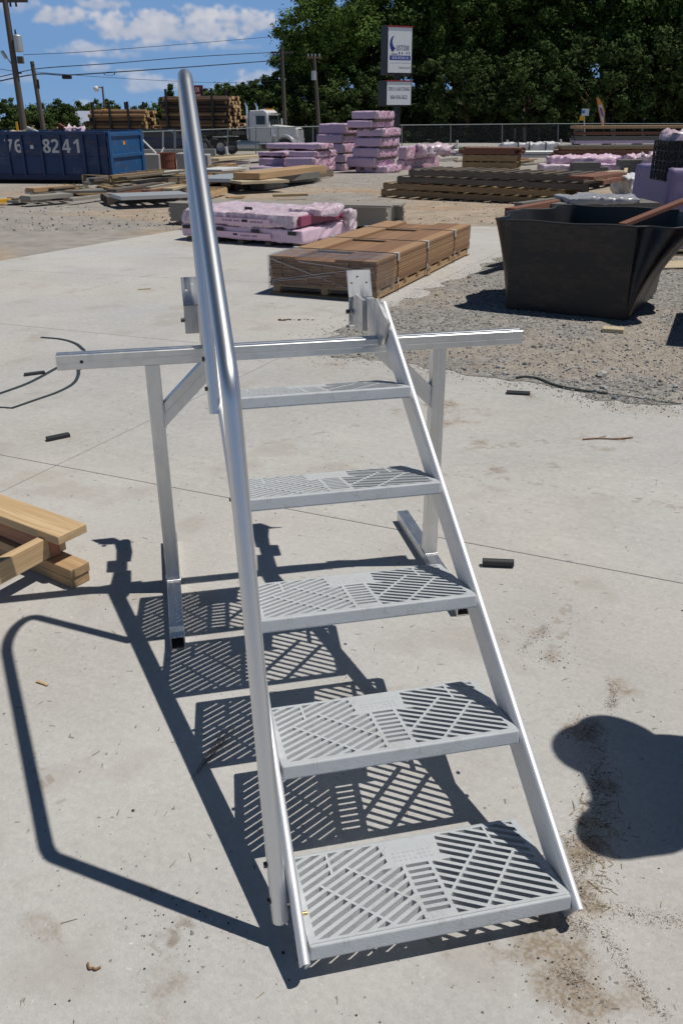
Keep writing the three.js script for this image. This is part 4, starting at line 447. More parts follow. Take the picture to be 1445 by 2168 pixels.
{
  srand(51); const P0 = G(806, 415), P1 = G(1247, 436), k = between(P0, P1), up = (l, s) => P0.clone().add(V(Math.cos(k.turn) * s, 0.002 + l * 0.15 + gy(P0.z) * 0, -Math.sin(k.turn) * s));
  const m1 = [M.pal[0], M.pal[2], M.pal[0], M.pal[2]], m2 = [M.pal[3], M.pal[1], M.pal[1], M.pal[3]];
  ['lowest long pallet of the weathered stack behind the black bin', 'second pallet up in the weathered stack, of pale wood', 'third pallet up in the weathered stack, dark grey', 'topmost long dark pallet of the weathered stack'].forEach((lab, l) => pallet(lab, k.L * [0.86, 0.88, 0.9, 0.82][l], 1.35, 0.145, up(l, [0, 0.05, 0.42, 0.72][l]), k.turn + [0.01, 0, -0.012, -0.004][l], l < 2 ? m1 : m2, 15));
  // smaller stack of brown decking on two pallets
  const S0 = G(977, 357), S1 = G(1092, 358), ks = between(S0, S1); for (let l = 0; l < 2; l++) pallet(l ? 'upper short pallet under the red-brown boards' : 'lower short pallet under the red-brown boards', ks.L, 1.3, 0.24, S0.clone().add(V(0, 0.25 * l, 0)), ks.turn, [M.pal[0], M.pal[2]], 7);
  const st = thing('decking_stack', 'short stack of red-brown composite boards on two pallets before the fence', 'lumber', S0.clone().add(V(0, 0.5, 0)), ks.turn); for (let l = 0; l < 4; l++) for (let q = 0; q < 6; q++) part('board', bx(ks.L * 1.02, 0.05, 0.19), M.redb, st, V(ks.L / 2 + rr(-0.15, 0.2), 0.03 + l * 0.055, -0.1 - q * 0.2));
  // loose scrap on and beside the pallets
  const plank = (name, lab, u0, v0, u1, v1, w, h, mat, y = 0, y1 = y) => { const a = G(u0, v0, y), b = G(u1, v1, y1); a.y += h / 2 + 0.004; b.y += h / 2 + 0.004; const m = solo(name, lab, 'board', new THREE.BoxGeometry(a.distanceTo(b), h, w), mat, a.clone().lerp(b, 0.5)); const d = b.sub(a).normalize(), n = V(0, 1, 0).addScaledVector(d, -d.y).normalize(), s = new THREE.Vector3().crossVectors(d, n); m.quaternion.setFromRotationMatrix(new THREE.Matrix4().makeBasis(d, n, s)); return m; };
  plank('scrap_board', 'purple-brown board lying across the right of the pallet stack', 1228, 380, 1300, 370, 0.5, 0.05, M.redb, 0.55); plank('scrap_board', 'red-brown bent board right of the pallet stack', 1258, 392, 1325, 378, 0.3, 0.08, M.redb, 0.35); plank('scrap_board', 'pale stick poking up at the right end of the pallet stack', 1318, 385, 1324, 360, 0.1, 0.06, M.palewood, 0.2); plank('scrap_board', 'pale board leaning beside the red-brown bent board', 1322, 396, 1338, 372, 0.25, 0.05, M.palewood, 0.2); plank('scrap_board', 'long pale batten lying in front of the white plastic heap', 1248, 426, 1332, 420, 0.1, 0.06, M.pal[2], 0.1); plank('scrap_board', 'pale board under the white plastic heap', 1270, 440, 1440, 432, 0.35, 0.04, M.greyb, 0.08); plank('scrap_board', 'grey board lying under the heap at right', 1250, 372, 1312, 366, 0.2, 0.05, M.palewood, 0.5);
  { const beam = (lab, a, b, w, h, mat) => { const m = solo('scrap_board', lab, 'board', new THREE.BoxGeometry(a.distanceTo(b), h, w), mat, a.clone().lerp(b, 0.5)); m.quaternion.setFromUnitVectors(V(1, 0, 0), b.clone().sub(a).normalize()); };
    beam('dark red-brown channel lying left of the black bin', A(1078, 450, -9.9), A(1195, 428, -11.2), 0.12, 0.09, M.redb); beam('dark board lying behind the dark red-brown channel', A(1096, 437, -10.4), A(1188, 424, -11.4), 0.1, 0.08, M.greyd);
    { const q = A(1120, 445, -10.25); solo('timber_support', 'upright timber block holding the red-brown channel behind the bin', 'lumber', bx(0.3, q.y - 0.06, 0.2, 0.1, (q.y - 0.06) / 2, 0), M.greyd, V(q.x, 0.004, q.z)); }
    const f = A(1205, 433, -10.6), fm = mpp(f); solo('wrapped_bundle', 'grey film wrapped bundle showing over the back rim of the bin', 'wrapped lumber', wrapBox(155 * fm, 0.075, 0.7, 0.03, 61, 0.025, 5).translate(77 * fm, 0.03, -0.35), M.filmGrey, f, 0.05); const y = f.y; solo('bundle_base', 'dark timber stack under the film wrapped bundle behind the bin', 'lumber', bx(1.3, y, 0.7, 0.75, y / 2, -0.35), M.greyd, V(f.x - 0.3, 0.004, f.z - 0.05), 0.05); }
  // low piles on the left
  srand(57);
  const lp = (lab, u0, v0, u1, v1, w, h, nb, mats) => { const a = G(u0, v0), b = G(u1, v1), q = between(a, b); pallet(lab, q.L, w, h, a.setY(gy(a.z)), q.turn, mats, nb); };
  lp('dark low pallet under the silver-grey sheet at left', 228, 434, 398, 428, 1.1, 0.15, 7, [M.pal[3], M.pal[1]]); lp('pale pallet just right of the blue dumpster door', 238, 392, 400, 380, 1.2, 0.24, 7, [M.pal[2], M.pal[0]]); lp('second low pallet in front of the dumpster door', 232, 410, 420, 402, 1.1, 0.12, 6, [M.pal[0], M.pal[1]]); lp('pallet behind the handrail carrying grey sheets', 440, 378, 505, 366, 1.1, 0.24, 5, [M.pal[2], M.pal[0]]); lp('pallet behind the handrail with blue-grey boards', 440, 398, 520, 384, 1.2, 0.24, 5, [M.pal[1], M.pal[0]]); lp('orange-brown broken pallet right of the handrail', 446, 420, 482, 412, 0.6, 0.16, 4, [M.pine, M.pine2]); lp('dark stack base left of the orange-brown board', 500, 405, 590, 398, 1.2, 0.22, 6, [M.pal[3], M.pal[1]]); lp('weathered pallet below the orange-brown board', 600, 388, 706, 376, 1.2, 0.2, 7, [M.pal[1], M.pal[3]]); lp('dark pallet under the pale grey planks at far left', 30, 432, 150, 426, 0.5, 0.1, 5, [M.pal[3], M.pal[1]]);
  for (const a of [
    ['silver-grey sheet on the dark low pallet', 245, 421, 392, 415, 0.9, 0.07, M.galv, 0.15], ['pale grey thick planks at far left', 55, 424, 145, 417, 0.35, 0.08, M.greyb, 0.1], ['pale plank end resting left of the thick planks', 28, 430, 58, 424, 0.25, 0.05, M.greyb, 0.02], ['blue-white board lying before the dumpster', 62, 411, 108, 404, 0.2, 0.1, M.galv, 0.04], ['yellow lumber end at the left edge', -20, 431, 26, 428, 0.14, 0.07, M.yellow, 0.02], ['second yellow lumber piece at the left edge', -20, 437, 12, 436, 0.1, 0.05, M.pine, 0], ['long dark board between the dumpster and the sheet', 110, 410, 400, 404, 0.15, 0.05, M.greyd, 0.05], ['long brown board lying behind the pale planks', 105, 416, 230, 409, 0.12, 0.05, M.pine2, 0], ['grey board ending by the silver-grey sheet', 150, 427, 250, 414, 0.12, 0.06, M.greyb, 0.04],
    ['white sheet on the pale pallet by the dumpster door', 318, 371, 400, 364, 0.8, 0.05, M.white, 0.25], ['tan board sloping towards the handrail', 355, 404, 420, 388, 0.25, 0.05, M.palewood, 0.12], ['pale cap board on the grey sheets behind the handrail', 440, 363, 492, 357, 0.9, 0.05, M.white, 0.26], ['blue-grey boards behind the handrail', 446, 386, 520, 373, 1.0, 0.08, M.galv, 0.24], ['rose-brown board right of the handrail', 446, 402, 512, 392, 0.6, 0.06, M.redb, 0.05],
    ['long orange-brown board on the low weathered pile', 522, 380, 668, 361, 0.7, 0.14, M.pine2, 0.3], ['dark brown boards beneath the orange-brown board', 545, 388, 650, 376, 0.8, 0.16, M.greyd, 0.15], ['ribbed pale boards in front of the orange-brown board', 498, 389, 598, 385, 0.7, 0.06, M.palewood, 0.22], ['dark beam lying right of the ribbed boards', 545, 402, 588, 396, 0.4, 0.16, M.greyd, 0.02], ['thin dark board near the dirt edge', 480, 420, 516, 418, 0.15, 0.03, M.pine2, 0], ['long pale boards behind the handrail near the fence', 445, 341, 575, 331, 0.8, 0.1, M.palewood, 0.2], ['white cut board by the left pink pile', 452, 350, 520, 346, 0.5, 0.1, M.pinkPale, 0], ['flat white scrap on the gravel by the weathered pallet', 598, 395, 604, 394, 0.14, 0.05, M.white, 0]]) plank('loose_board', a[0], ...a.slice(1));
}
{
  const piles = [[446, 374, 522, 362, 10, 'untidy timber pile just right of the handrail, before the fence'], [446, 408, 540, 392, 12, 'low heap of mixed boards behind the grey composite stack'], [520, 399, 690, 382, 16, 'low scatter of grey and brown boards under the orange-brown board'], [240, 404, 398, 388, 14, 'low jumble of grey boards in front of the dumpster door'], [440, 345, 540, 336, 8, 'pale board pile near the fence behind the handrail'], [300, 420, 400, 404, 8, 'flat boards behind the silver-grey sheet'], [100, 420, 240, 408, 7, 'thin boards lying behind the pale thick planks'], [1090, 352, 1160, 346, 6, 'few grey boards right of the red-brown decking stack'], [960, 345, 1000, 340, 4, 'short boards left of the red-brown decking stack']];
  srand(201); for (const [u0, v0, u1, v1, n, lab] of piles) { const a = G(u0, v0), b = G(u1, v1), q = between(a, b), t = thing('timber_pile', lab, 'timber', a.setY(gy(a.z)), q.turn); const ms = [M.greyb, M.pal[0], M.pal[1], M.pal[2], M.pal[3], M.redb, M.palewood, M.galv, M.pine2]; for (let k = 0; k < n; k++) { const L = q.L * rr(0.45, 1.0); part('plank', new THREE.BoxGeometry(L, rr(0.03, 0.09), rr(0.12, 0.3)), ms[Math.floor(rnd() * ms.length)], t, V(L / 2 + rr(0, q.L - L), 0.04 + Math.floor(k / 4) * 0.085 + rr(0, 0.02), rr(-1.1, 0.1)), [0, rr(-0.12, 0.12), 0]); } }
}
// ---------- pink wrapped packs ----------
const packs = {};
function pack(label, uL, uC, uR, vT, vB, z, group, kind = 0, baseY) {
  const phi = -0.45, c = baseY === undefined ? A(uC, vB, z) : V(A(uC, vB, z).x, baseY, z), m = mpp(c), a = (uC - uL) * m / Math.cos(phi), b = Math.min(4.5, (uR - uC) * m / -Math.sin(phi)), h = (vB - vT) * m * 0.97;
  const o = thing('pink_pack', label, 'wrapped lumber', c, phi, group);                                   // local: side runs to -x, end runs to -z
  part('wrap', wrapBox(a, h, b, 0.016, Math.floor(uL + vT), 0.06, 2.6).translate(-a / 2, h / 2, -b / 2), M.lilac, o);
  part('pleated_face', wrapBox(0.05, h * 0.97, b * 0.98, 0.02, Math.floor(uR + vT), 0.05, 8).translate(0.02, h / 2, -b / 2), M.pinkEnd, o);
  part('corner_fold', wrapBox(0.12, h * 0.97, 0.14, 0.015, 7, 0.04, 8).translate(-0.045, h / 2, -0.06), M.pinkPale, o);
  if (kind !== 2) for (const t of [0.08, 0.5, 0.92]) part('runner', bx(0.1, 0.09, b * 0.96, -a * t, -0.045, -b / 2), M.pal[1], o);
  if (kind === 1) part('strap', merge([0.2, 0.5, 0.8].map((t) => bx(0.06, h * 1.04, 0.03, 0.0, h / 2, -b * t))), M.black, o);
  return o;
}
{
  const ord = ['lowest', 'second', 'third', 'fourth', 'fifth', 'sixth', 'topmost'];
  [[752, 815, 853, 353, 367], [728 + 6, 794, 839, 335, 355], [746, 801, 847, 314, 334], [750, 807, 849, 293, 311], [754, 811, 852, 273, 289], [734, 787, 838, 256, 270], [743, 797, 838, 236, 252]].map((q) => q).forEach((q, i) => pack(`${ord[i]} pack of the tall stack of seven pink packs`, q[0], q[1], q[2], q[3], q[4], -31.2, null, 1));
  ['lowest', 'second', 'third', 'fourth', 'topmost'].forEach((w, i) => { const q = [[704, 727, 760, 347, 363], [703, 728, 760, 327, 344], [704, 727, 762, 305, 324], [669, 723, 765, 285, 303], [674, 731, 780, 263, 283]][i]; pack(`${w} pack of the five stacked just left of the tall pink stack`, ...q, -33.5, null, 1); });
  [[521, 660, 708, 356, 366, 'bottom pack of the left pink pile, behind the orange-brown board'], [602, 663, 707, 335, 356, 'third pack down in the left pink pile'], [610, 668, 711, 321, 334, 'second pack down in the left pink pile'], [558, 677, 703, 305, 316, 'broad top pack of the left pink pile, on pale blocks']].forEach((q, i) => pack(q[5], q[0], q[1], q[2], q[3], q[4], -29.6 - i * 0.1, null));
  pack('dull pink pack behind the second pack of the left pile', 543, 602, 640, 322, 331, -31.5, null); pack('magenta pack at the left of the left pink pile', 545, 600, 625, 336, 353, -31.4, null, 2);
  [[839, 853, 949, 340, 363, 'lower of the two long crumpled packs right of the tall stack'], [842, 860, 942, 312, 339, 'upper of the two long crumpled packs right of the tall stack']].forEach((q) => pack(q[5], q[0], q[1], q[2], q[3], q[4], -34, null, 2));
  solo('plastic_heap', 'crumpled hump of pink plastic on the long pack right of the tall stack', 'plastic', wrapBox(1.6, 0.35, 0.8, 0.12, 19, 0.08, 5), M.pinkPale, A(915, 318, -35.2), 0.5);
}
// ---------- long stacks and wrapped goods at the right ----------
{
  srand(63); const Z = -44;
  const row = (name, label, u0, vT, vB, mat, z, cat = 'lumber', u1 = 1500, seams = 1, blocks) => { const a = A(u0, vB, z), b = A(u1, vB, z), L = b.x - a.x, h = (vB - vT) * mpp(a); const o = thing(name, label, cat, a, 0.04); for (let l = 0; l < seams; l++) for (let q = 0; q < 3; q++) part('board', bx(L, h / seams - 0.012, 0.36), mat, o, V(L / 2 + rr(-0.1, 0.1), h * (l + 0.5) / seams, -0.18 - q * 0.38)); if (blocks) for (let k = 0; k <= 4; k++) part('spacer', bx(0.12, 0.12, 1.1), M.pal[3], o, V(0.2 + k * (L - 0.4) / 4, -0.05, -0.57)); return o; };
  row('board_pack', 'topmost long brown board pack at the right background', 1222, 267, 273, M.pine2, Z, 'lumber', 1500, 1, true); row('board_pack', 'second long brown board pack from the top at the right', 1225, 280, 286, M.redb, Z, 'lumber', 1500, 2, true); row('board_pack', 'dark brown board pack above the lilac row at the right', 1222, 289, 297, M.greyd, Z, 'lumber', 1500, 2, true);
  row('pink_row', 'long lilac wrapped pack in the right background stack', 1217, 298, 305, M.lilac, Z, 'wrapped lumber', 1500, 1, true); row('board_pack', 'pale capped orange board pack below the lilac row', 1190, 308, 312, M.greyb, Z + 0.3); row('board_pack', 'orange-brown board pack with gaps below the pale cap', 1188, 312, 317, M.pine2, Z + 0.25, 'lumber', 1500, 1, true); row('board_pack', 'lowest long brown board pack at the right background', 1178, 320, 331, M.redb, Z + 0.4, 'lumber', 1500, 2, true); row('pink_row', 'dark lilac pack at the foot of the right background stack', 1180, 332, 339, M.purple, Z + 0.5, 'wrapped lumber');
  const wb = A(1062, 322, -57), we = A(1186, 322, -57); const w = thing('white_bundle', 'long bundle in white plastic with dark ties before the fence', 'wrapped lumber', wb, 0.02); part('wrap', wrapBox(we.x - wb.x, 0.5, 1.1, 0.09, 44, 0.12, 3.2).translate((we.x - wb.x) / 2, 0.26, -0.55), M.whitePl, w); for (const t of [0.27, 0.46, 0.74]) part('tie', bx(0.06, 0.56, 1.16, (we.x - wb.x) * t, 0.26, -0.55), M.steelDark, w);
  for (const [u0, u1, v, lab] of [[1097, 1172, 333, 'bundle of pale grey pipes under the white bundle'], [955, 1000, 330, 'pale grey pipes left of the red-brown stack']]) { const a = A(u0, v + 1, -47), b = A(u1, v + 1, -47), o = thing('pipe_bundle', lab, 'pipes', a); for (let k = 0; k < 4; k++) part('pipe', cyl(0.09, 0.09, b.x - a.x, 10).rotateZ(Math.PI / 2), M.galv, o, V((b.x - a.x) / 2, 0.09 + (k > 2 ? 0.15 : 0), -0.1 - (k % 3) * 0.19)); }
  const goods = (name, label, cat, u0, u1, vT, vB, z, dep, mat, amp, turn = 0, s = 3) => { const a = A(u0, vB, z), m = mpp(a), L = (u1 - u0) * m, h = (vB - vT) * m; return solo(name, label, cat, wrapBox(L, h, dep, amp, s, Math.max(0.06, L / 26), 5).translate(L / 2, h / 2, -dep / 2), mat, a, turn); };
  goods('pink_pack', 'long crumpled pink pack lying in front of the right background stack', 'wrapped lumber', 1165, 1312, 333, 350, -32.4, 0.9, M.pink, 0.08, 0, 71); goods('pink_pack', 'short pale pink pack left of the dark decking pieces', 'wrapped lumber', 1147, 1212, 350, 364, -32, 0.9, M.pinkPale, 0.03, 0, 72); goods('pink_pack', 'pink pack end showing right of the dark decking pieces', 'wrapped lumber', 1268, 1345, 348, 366, -32, 0.6, M.lilac, 0.04, 0, 73); goods('pink_pack', 'low crumpled pink pack behind the grey offcut', 'wrapped lumber', 1330, 1420, 332, 352, -31, 0.8, M.pink, 0.09, 0, 74);
  for (const [u0, u1, vT, vB, lab] of [[1212, 1270, 345, 354, 'upper dark grey decking piece before the pink pack'], [1210, 1286, 355, 364, 'lower dark grey decking piece before the pink pack'], [1312, 1362, 340, 352, 'grey decking offcut resting right of the pink pack']]) { const a = A(u0, vB, u0 > 1300 ? -29.8 : -31.7), m = mpp(a); solo('decking_piece', lab, 'board', bx((u1 - u0) * m, (vB - vT) * m, 0.5, (u1 - u0) * m / 2, (vB - vT) * m / 2, -0.25), M.greyd, a); }
  goods('dark_timber', 'dark timber stack in shadow under the grey offcut', 'lumber', 1325, 1420, 352, 372, -29.8, 0.8, M.greyd, 0.01); goods('plastic_bag', 'hanging crumpled pink plastic bag beside the black crate', 'plastic', 1360, 1382, 332, 371, -29.4, 0.35, M.pinkPale, 0.16, 0, 76); goods('plastic_bag', 'crumpled pink plastic pressed against the black crate', 'plastic', 1380, 1418, 332, 371, -29.4, 0.5, M.pinkPale, 0.15, 0, 77);
  goods('plastic_heap', 'shiny white and pink plastic heap left of the lilac block', 'plastic', 1330, 1412, 378, 424, -19.6, 1.1, M.whitePl, 0.09, 0.1, 78);
  // lilac wrapped block with a lattice crate on it
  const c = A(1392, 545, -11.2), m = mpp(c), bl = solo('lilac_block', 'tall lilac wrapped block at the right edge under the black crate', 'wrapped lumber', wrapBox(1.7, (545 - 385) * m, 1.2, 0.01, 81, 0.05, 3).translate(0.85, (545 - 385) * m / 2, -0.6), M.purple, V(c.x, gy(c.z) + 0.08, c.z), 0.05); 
  const kp = thing('block_pallet', 'pale pallet boards under the lilac block', 'pallet', V(c.x, gy(c.z), c.z), 0.05); for (const y of [0.012, 0.07]) part('deck_board', bx(1.75, 0.02, 1.25, 0.85, y, -0.6), M.palewood, kp); for (const x of [0.1, 0.85, 1.6]) part('stringer', bx(0.06, 0.04, 1.2, x, 0.041, -0.6), M.pal[0], kp); solo('cardboard_sheet', 'tan cardboard sheet on the ground by the lilac block', 'cardboard', bx(1.2, 0.012, 0.5), M.palewood, G(1445, 563).setY(0.02), 0.1);
  const cz = A(1405, 383, -11.3), cm = mpp(cz), S = 77 * cm; const cr = thing('lattice_crate', 'black plastic crate with lattice sides at the right edge', 'crate', cz, 0.03); const lat = []; const t = 0.012; for (let k = 0; k <= 4; k++) { lat.push(bx(t, S, t, k * S / 4 * 1.1, S / 2, 0), bx(S * 1.1, t, t, S * 0.55, k * S / 4, 0)); } for (let i = 0; i < 4; i++) for (let j = 0; j < 4; j++) { const x = i * S / 4 * 1.1, y = j * S / 4, dx = S / 4 * 1.1, dy = S / 4; lat.push(rod(V(x, y, 0), V(x + dx, y + dy, 0), 0.006, 4), rod(V(x + dx, y, 0), V(x, y + dy, 0), 0.006, 4)); }
  const lg = merge(lat); part('lattice_side', lg, M.rubber, cr); const ls = lg.clone().rotateY(Math.PI / 2); part('lattice_side', ls, M.rubber, cr); part('lattice_side', lg.clone().translate(0, 0, -S), M.rubber, cr); part('inner_box', bx(S * 1.05, S * 0.97, S * 0.92, S * 0.55, S / 2, -S / 2), M.black, cr);  // plain black box fills the space behind the lattice
  goods('plastic_heap', 'crumpled pink plastic on top of the black crate', 'plastic', 1413, 1490, 278, 305, -11.5, 0.35, M.pinkPale, 0.09, 0, 83);
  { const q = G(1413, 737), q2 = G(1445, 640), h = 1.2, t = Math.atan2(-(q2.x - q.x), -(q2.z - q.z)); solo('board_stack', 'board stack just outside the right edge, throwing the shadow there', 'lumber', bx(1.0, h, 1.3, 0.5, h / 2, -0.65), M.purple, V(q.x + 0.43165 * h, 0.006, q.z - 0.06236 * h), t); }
}

// ---------- blue dumpster ----------
{
  const C = G(235, 389), yaw = -0.2, L = 4.6, D = 2.35, H = (389 - 283) * mpp(C) * 0.96; const o = thing('roll_off_dumpster', 'long blue ribbed roll-off dumpster full of scrap, white numbers on its side', 'dumpster', C, yaw);
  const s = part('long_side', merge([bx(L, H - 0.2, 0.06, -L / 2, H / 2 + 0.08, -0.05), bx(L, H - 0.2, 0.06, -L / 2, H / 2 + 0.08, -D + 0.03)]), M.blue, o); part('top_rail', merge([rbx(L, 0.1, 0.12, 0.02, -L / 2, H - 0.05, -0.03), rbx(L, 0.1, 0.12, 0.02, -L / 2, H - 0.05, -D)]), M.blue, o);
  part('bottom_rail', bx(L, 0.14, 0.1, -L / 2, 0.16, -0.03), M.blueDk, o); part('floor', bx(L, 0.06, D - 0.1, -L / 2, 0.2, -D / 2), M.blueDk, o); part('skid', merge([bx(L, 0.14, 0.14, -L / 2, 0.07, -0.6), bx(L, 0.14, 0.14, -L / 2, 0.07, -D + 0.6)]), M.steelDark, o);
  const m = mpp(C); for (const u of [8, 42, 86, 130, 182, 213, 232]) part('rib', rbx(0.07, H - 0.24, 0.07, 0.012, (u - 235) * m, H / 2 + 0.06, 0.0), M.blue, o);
  part('weld_line', bx(L, 0.012, 0.014, -L / 2, H * 0.52, -0.015), M.blueDk, o);
  const d = part('end_door', bx(0.05, H - 0.16, D - 0.08, 0.02, H / 2 + 0.06, -D / 2), M.blueDoorLit, o); const fr = [[H - 0.1, 0.1], [H * 0.52, 0.1], [0.14, 0.14]]; for (const [y, h] of fr) part('door_rail', rbx(0.07, h, D, 0.012, 0.055, y, -D / 2), M.blueDoorLit, d); for (const z of [0.08, D - 0.08]) part('door_post', rbx(0.07, H - 0.1, 0.16, 0.012, 0.054, H / 2 + 0.05, -z), M.blueDoorLit, d); part('caution_label', bx(0.004, 0.1, 0.12, 0.05, H * 0.76, -D * 0.45), M.orangeTag, d);
  part('hinge', merge([0.25, 0.55, 0.85].map((t) => cyl(0.03, 0.03, 0.14, 8, 0.03, H * t, 0.02))), M.blueDk, o);
  const num = [['7', 11], ['6', 33], ['8', 98], ['2', 118], ['4', 143], ['1', 166]]; for (const [t, u] of num) part('painted_digit', textGeo(t, 0.36, 0.004).translate((u - 235) * m, H * 0.72, -0.018), M.offwhite, o); part('paper_label', bx(0.1, 0.1, 0.004, (64 - 235) * m, H * 0.7, -0.016), M.offwhite, o);
  const junk = (name, lab, cat, g, mat, u, v, z, t = 0, rx = 0) => { const q = solo(name, lab, cat, g, mat, A(u, v, C.z - z - Math.max(0, 235 - u) * m * 0.2), t); q.rotation.z = rx; return q; };
  junk('cardboard_box', 'opened tan cardboard box in the scrap above the dumpster rim', 'box', bx(0.34, 0.2, 0.3), M.palewood, 62, 280, 0.5, 0.3, 0.3); junk('pale_sheet', 'pale sloping sheet on the cardboard box', 'sheet', bx(0.45, 0.05, 0.3), M.white, 75, 277, 0.5, 0.2, -0.45); junk('plywood_scrap', 'tilted brown plywood sheet in the dumpster scrap', 'board', bx(0.5, 0.04, 0.5), M.pine2, 108, 277, 0.6, 0.1, 0.35); junk('scrap_timber', 'dark red timber sticking out of the dumpster', 'board', bx(0.4, 0.12, 0.2), M.rust, 138, 273, 0.7, 0, -0.5);
  junk('pink_plastic', 'crumpled pink plastic at the right of the dumpster scrap', 'plastic', wrapBox(0.34, 0.24, 0.3, 0.08, 4, 0.04, 9), M.pinkPale, 152, 278, 0.5); junk('pink_plastic', 'second pink plastic tuft beside the first in the dumpster', 'plastic', wrapBox(0.26, 0.22, 0.25, 0.08, 8, 0.04, 9), M.lilac, 167, 278, 0.5); junk('plastic_lump', 'white plastic draped over the dumpster rim at left', 'plastic', wrapBox(0.36, 0.07, 0.2, 0.03, 5, 0.03, 8), M.whitePl, 45, 284, 0.2); junk('rubble', 'broken pale boards filling the left of the dumpster', 'board', wrapBox(1.2, 0.2, 0.8, 0.08, 6, 0.07, 6), M.palewood, 6, 288, 0.8); junk('yellow_post', 'yellow post standing behind the dumpster', 'post', bx(0.05, 0.5, 0.05), M.yellow, 38, 277, 1.2);
}
// ---------- things between the dumpster and the fence ----------
{
  const b0 = G(306, 372); const bl = (u0, u1, vT, vB, z, mat, lab, name, cat, g) => { const a = A(u0, vB, z), m = mpp(a), w = (u1 - u0) * m, h = (vB - vT) * m; return solo(name, lab, cat, g ? g(w, h) : rbx(w, h, 0.8, 0.03, w / 2, h / 2, -0.4), mat, a); };
  bl(304, 340, 330, 371, -31, M.concBlock, 'grey concrete block beside the dumpster door', 'concrete_block', 'block'); bl(376, 394, 328, 370, -31.4, M.concBlock, 'grey concrete block right of the rusty drum', 'concrete_block', 'block'); bl(424, 442, 330, 360, -31.5, M.concBlock, 'grey concrete block half hidden behind the handrail', 'concrete_block', 'block');
  const dr = A(352, 371, -31.2), dm = mpp(dr), R = 20 * dm; const d = thing('steel_drum', 'rusty red steel drum between two concrete blocks', 'drum', V(dr.x, dr.y, dr.z - R)); part('barrel', new THREE.LatheGeometry([[0, 0], [R, 0], [R, .02], [R * .97, .03], [R * .97, .28], [R, .3], [R * .97, .32], [R * .97, .58], [R, .6], [R * .97, .62], [R * .97, .86], [R, .88], [R, .9], [R * .93, .9], [R * .93, .86]].map((q) => new THREE.Vector2(q[0], q[1] * 0.78)), 28), M.rust, d); part('lid', cyl(R * .92, R * .92, 0.01, 24, 0, 0.66, 0), M.rust, d);
}
// ---------- chain link fence ----------
{
  const m = tex(64, 64, (i, j) => { const a = Math.abs(((i + j) % 64) - 32) < 1.6 || Math.abs(((i - j + 64) % 64) - 32) < 1.6; return [0.12, 0.13, 0.13, a ? 1 : 0]; }); m.repeat.set(12, 12);
  const mesh = std(col(1, 1, 1), 0.6, 0.4, { map: m, transparent: true, alphaTest: 0.3, side: THREE.DoubleSide });
  const f = thing('chain_link_fence', 'long galvanised chain link fence with a top rail between yard and road', 'fence', V(0, 0, 0)); const P = [[-40, 281, 352], [200, 280, 346], [303, 279, 342], [370, 277, 340], [482, 273, 336], [542, 271, 333], [589, 270, 331], [662, 268, 328], [745, 266, 324], [850, 265, 320], [953, 264, 317], [1062, 263, 314], [1180, 262, 313], [1300, 262, 312], [1460, 262, 312]].map(([u, vt, vb], i) => { const z = -44 - clamp((u - 300) / 650, -0.6, 1.4) * 14; return [A(u, vb, z).setY(gy(z)), A(u, vt, z)]; });
  P.forEach(([a, b], i) => { if (i > 0) part('post', rod(a, b.clone().setY(b.y + 0.06), i === 3 ? 0.05 : 0.03, 8), M.fence, f); if (i) { const [c, d] = P[i - 1]; part('top_rail', rod(d, b, 0.026, 6), M.fence, f); const g = new THREE.BufferGeometry(); g.setAttribute('position', new THREE.Float32BufferAttribute([...c.toArray(), ...a.toArray(), ...b.toArray(), ...c.toArray(), ...b.toArray(), ...d.toArray()], 3)); const w = a.distanceTo(c), h = 1.6; g.setAttribute('uv', new THREE.Float32BufferAttribute([0, 0, w, 0, w, h, 0, 0, w, h, 0, h], 2)); g.computeVertexNormals(); part('mesh_panel', g, mesh, f); } });
  part('brace', rod(A(303, 297, -43.5), A(337, 331, -42.5), 0.04, 6), M.white, f); part('brace', rod(A(347, 313, -43.4), A(337, 330, -42.6), 0.03, 6), M.galv, f); part('gate_post', rod(A(345, 332, -43.6), A(345, 279, -43.6), 0.03, 8), M.galv, f);
  const gr = A(304, 321, -48), gb = A(395, 321, -48); solo('guard_beam', 'low grey concrete barrier behind the fence at left', 'barrier', bx(gb.x - gr.x + 3, 0.42, 0.4), M.concBlock, V((gr.x + gb.x) / 2, gr.y - 0.1, -48));
  for (const [u, vt, vb, z, lab] of [[483, 310, 336, -43, 'leaning white plastic post by the truck end of the fence'], [967, 297, 326, -44, 'white marker post at the gap of the fence'], [1073, 296, 312, -48, 'white marker post behind the white bundle'], [1186, 295, 312, -50, 'white marker post beside the right stack']]) { const zz = Math.max(G(u, vb).z, -66), a = A(u, vb, zz), b = A(u - (u < 500 ? 5 : 0), vt, zz); solo('marker_post', lab, 'post', rod(a, b, 0.07, 10), M.white); }
  for (const [u, vt, vb, z] of [[1109, 270, 303, -76], [1089, 272, 303, -77], [1140, 268, 303, -78]]) solo('wood_post', `wooden post among the trees across the road, ${u === 1109 ? 'middle' : u === 1089 ? 'leftmost' : 'rightmost'} of three`, 'post', rod(A(u, vb, z), A(u, vt, z), 0.12, 8), M.pole);
}
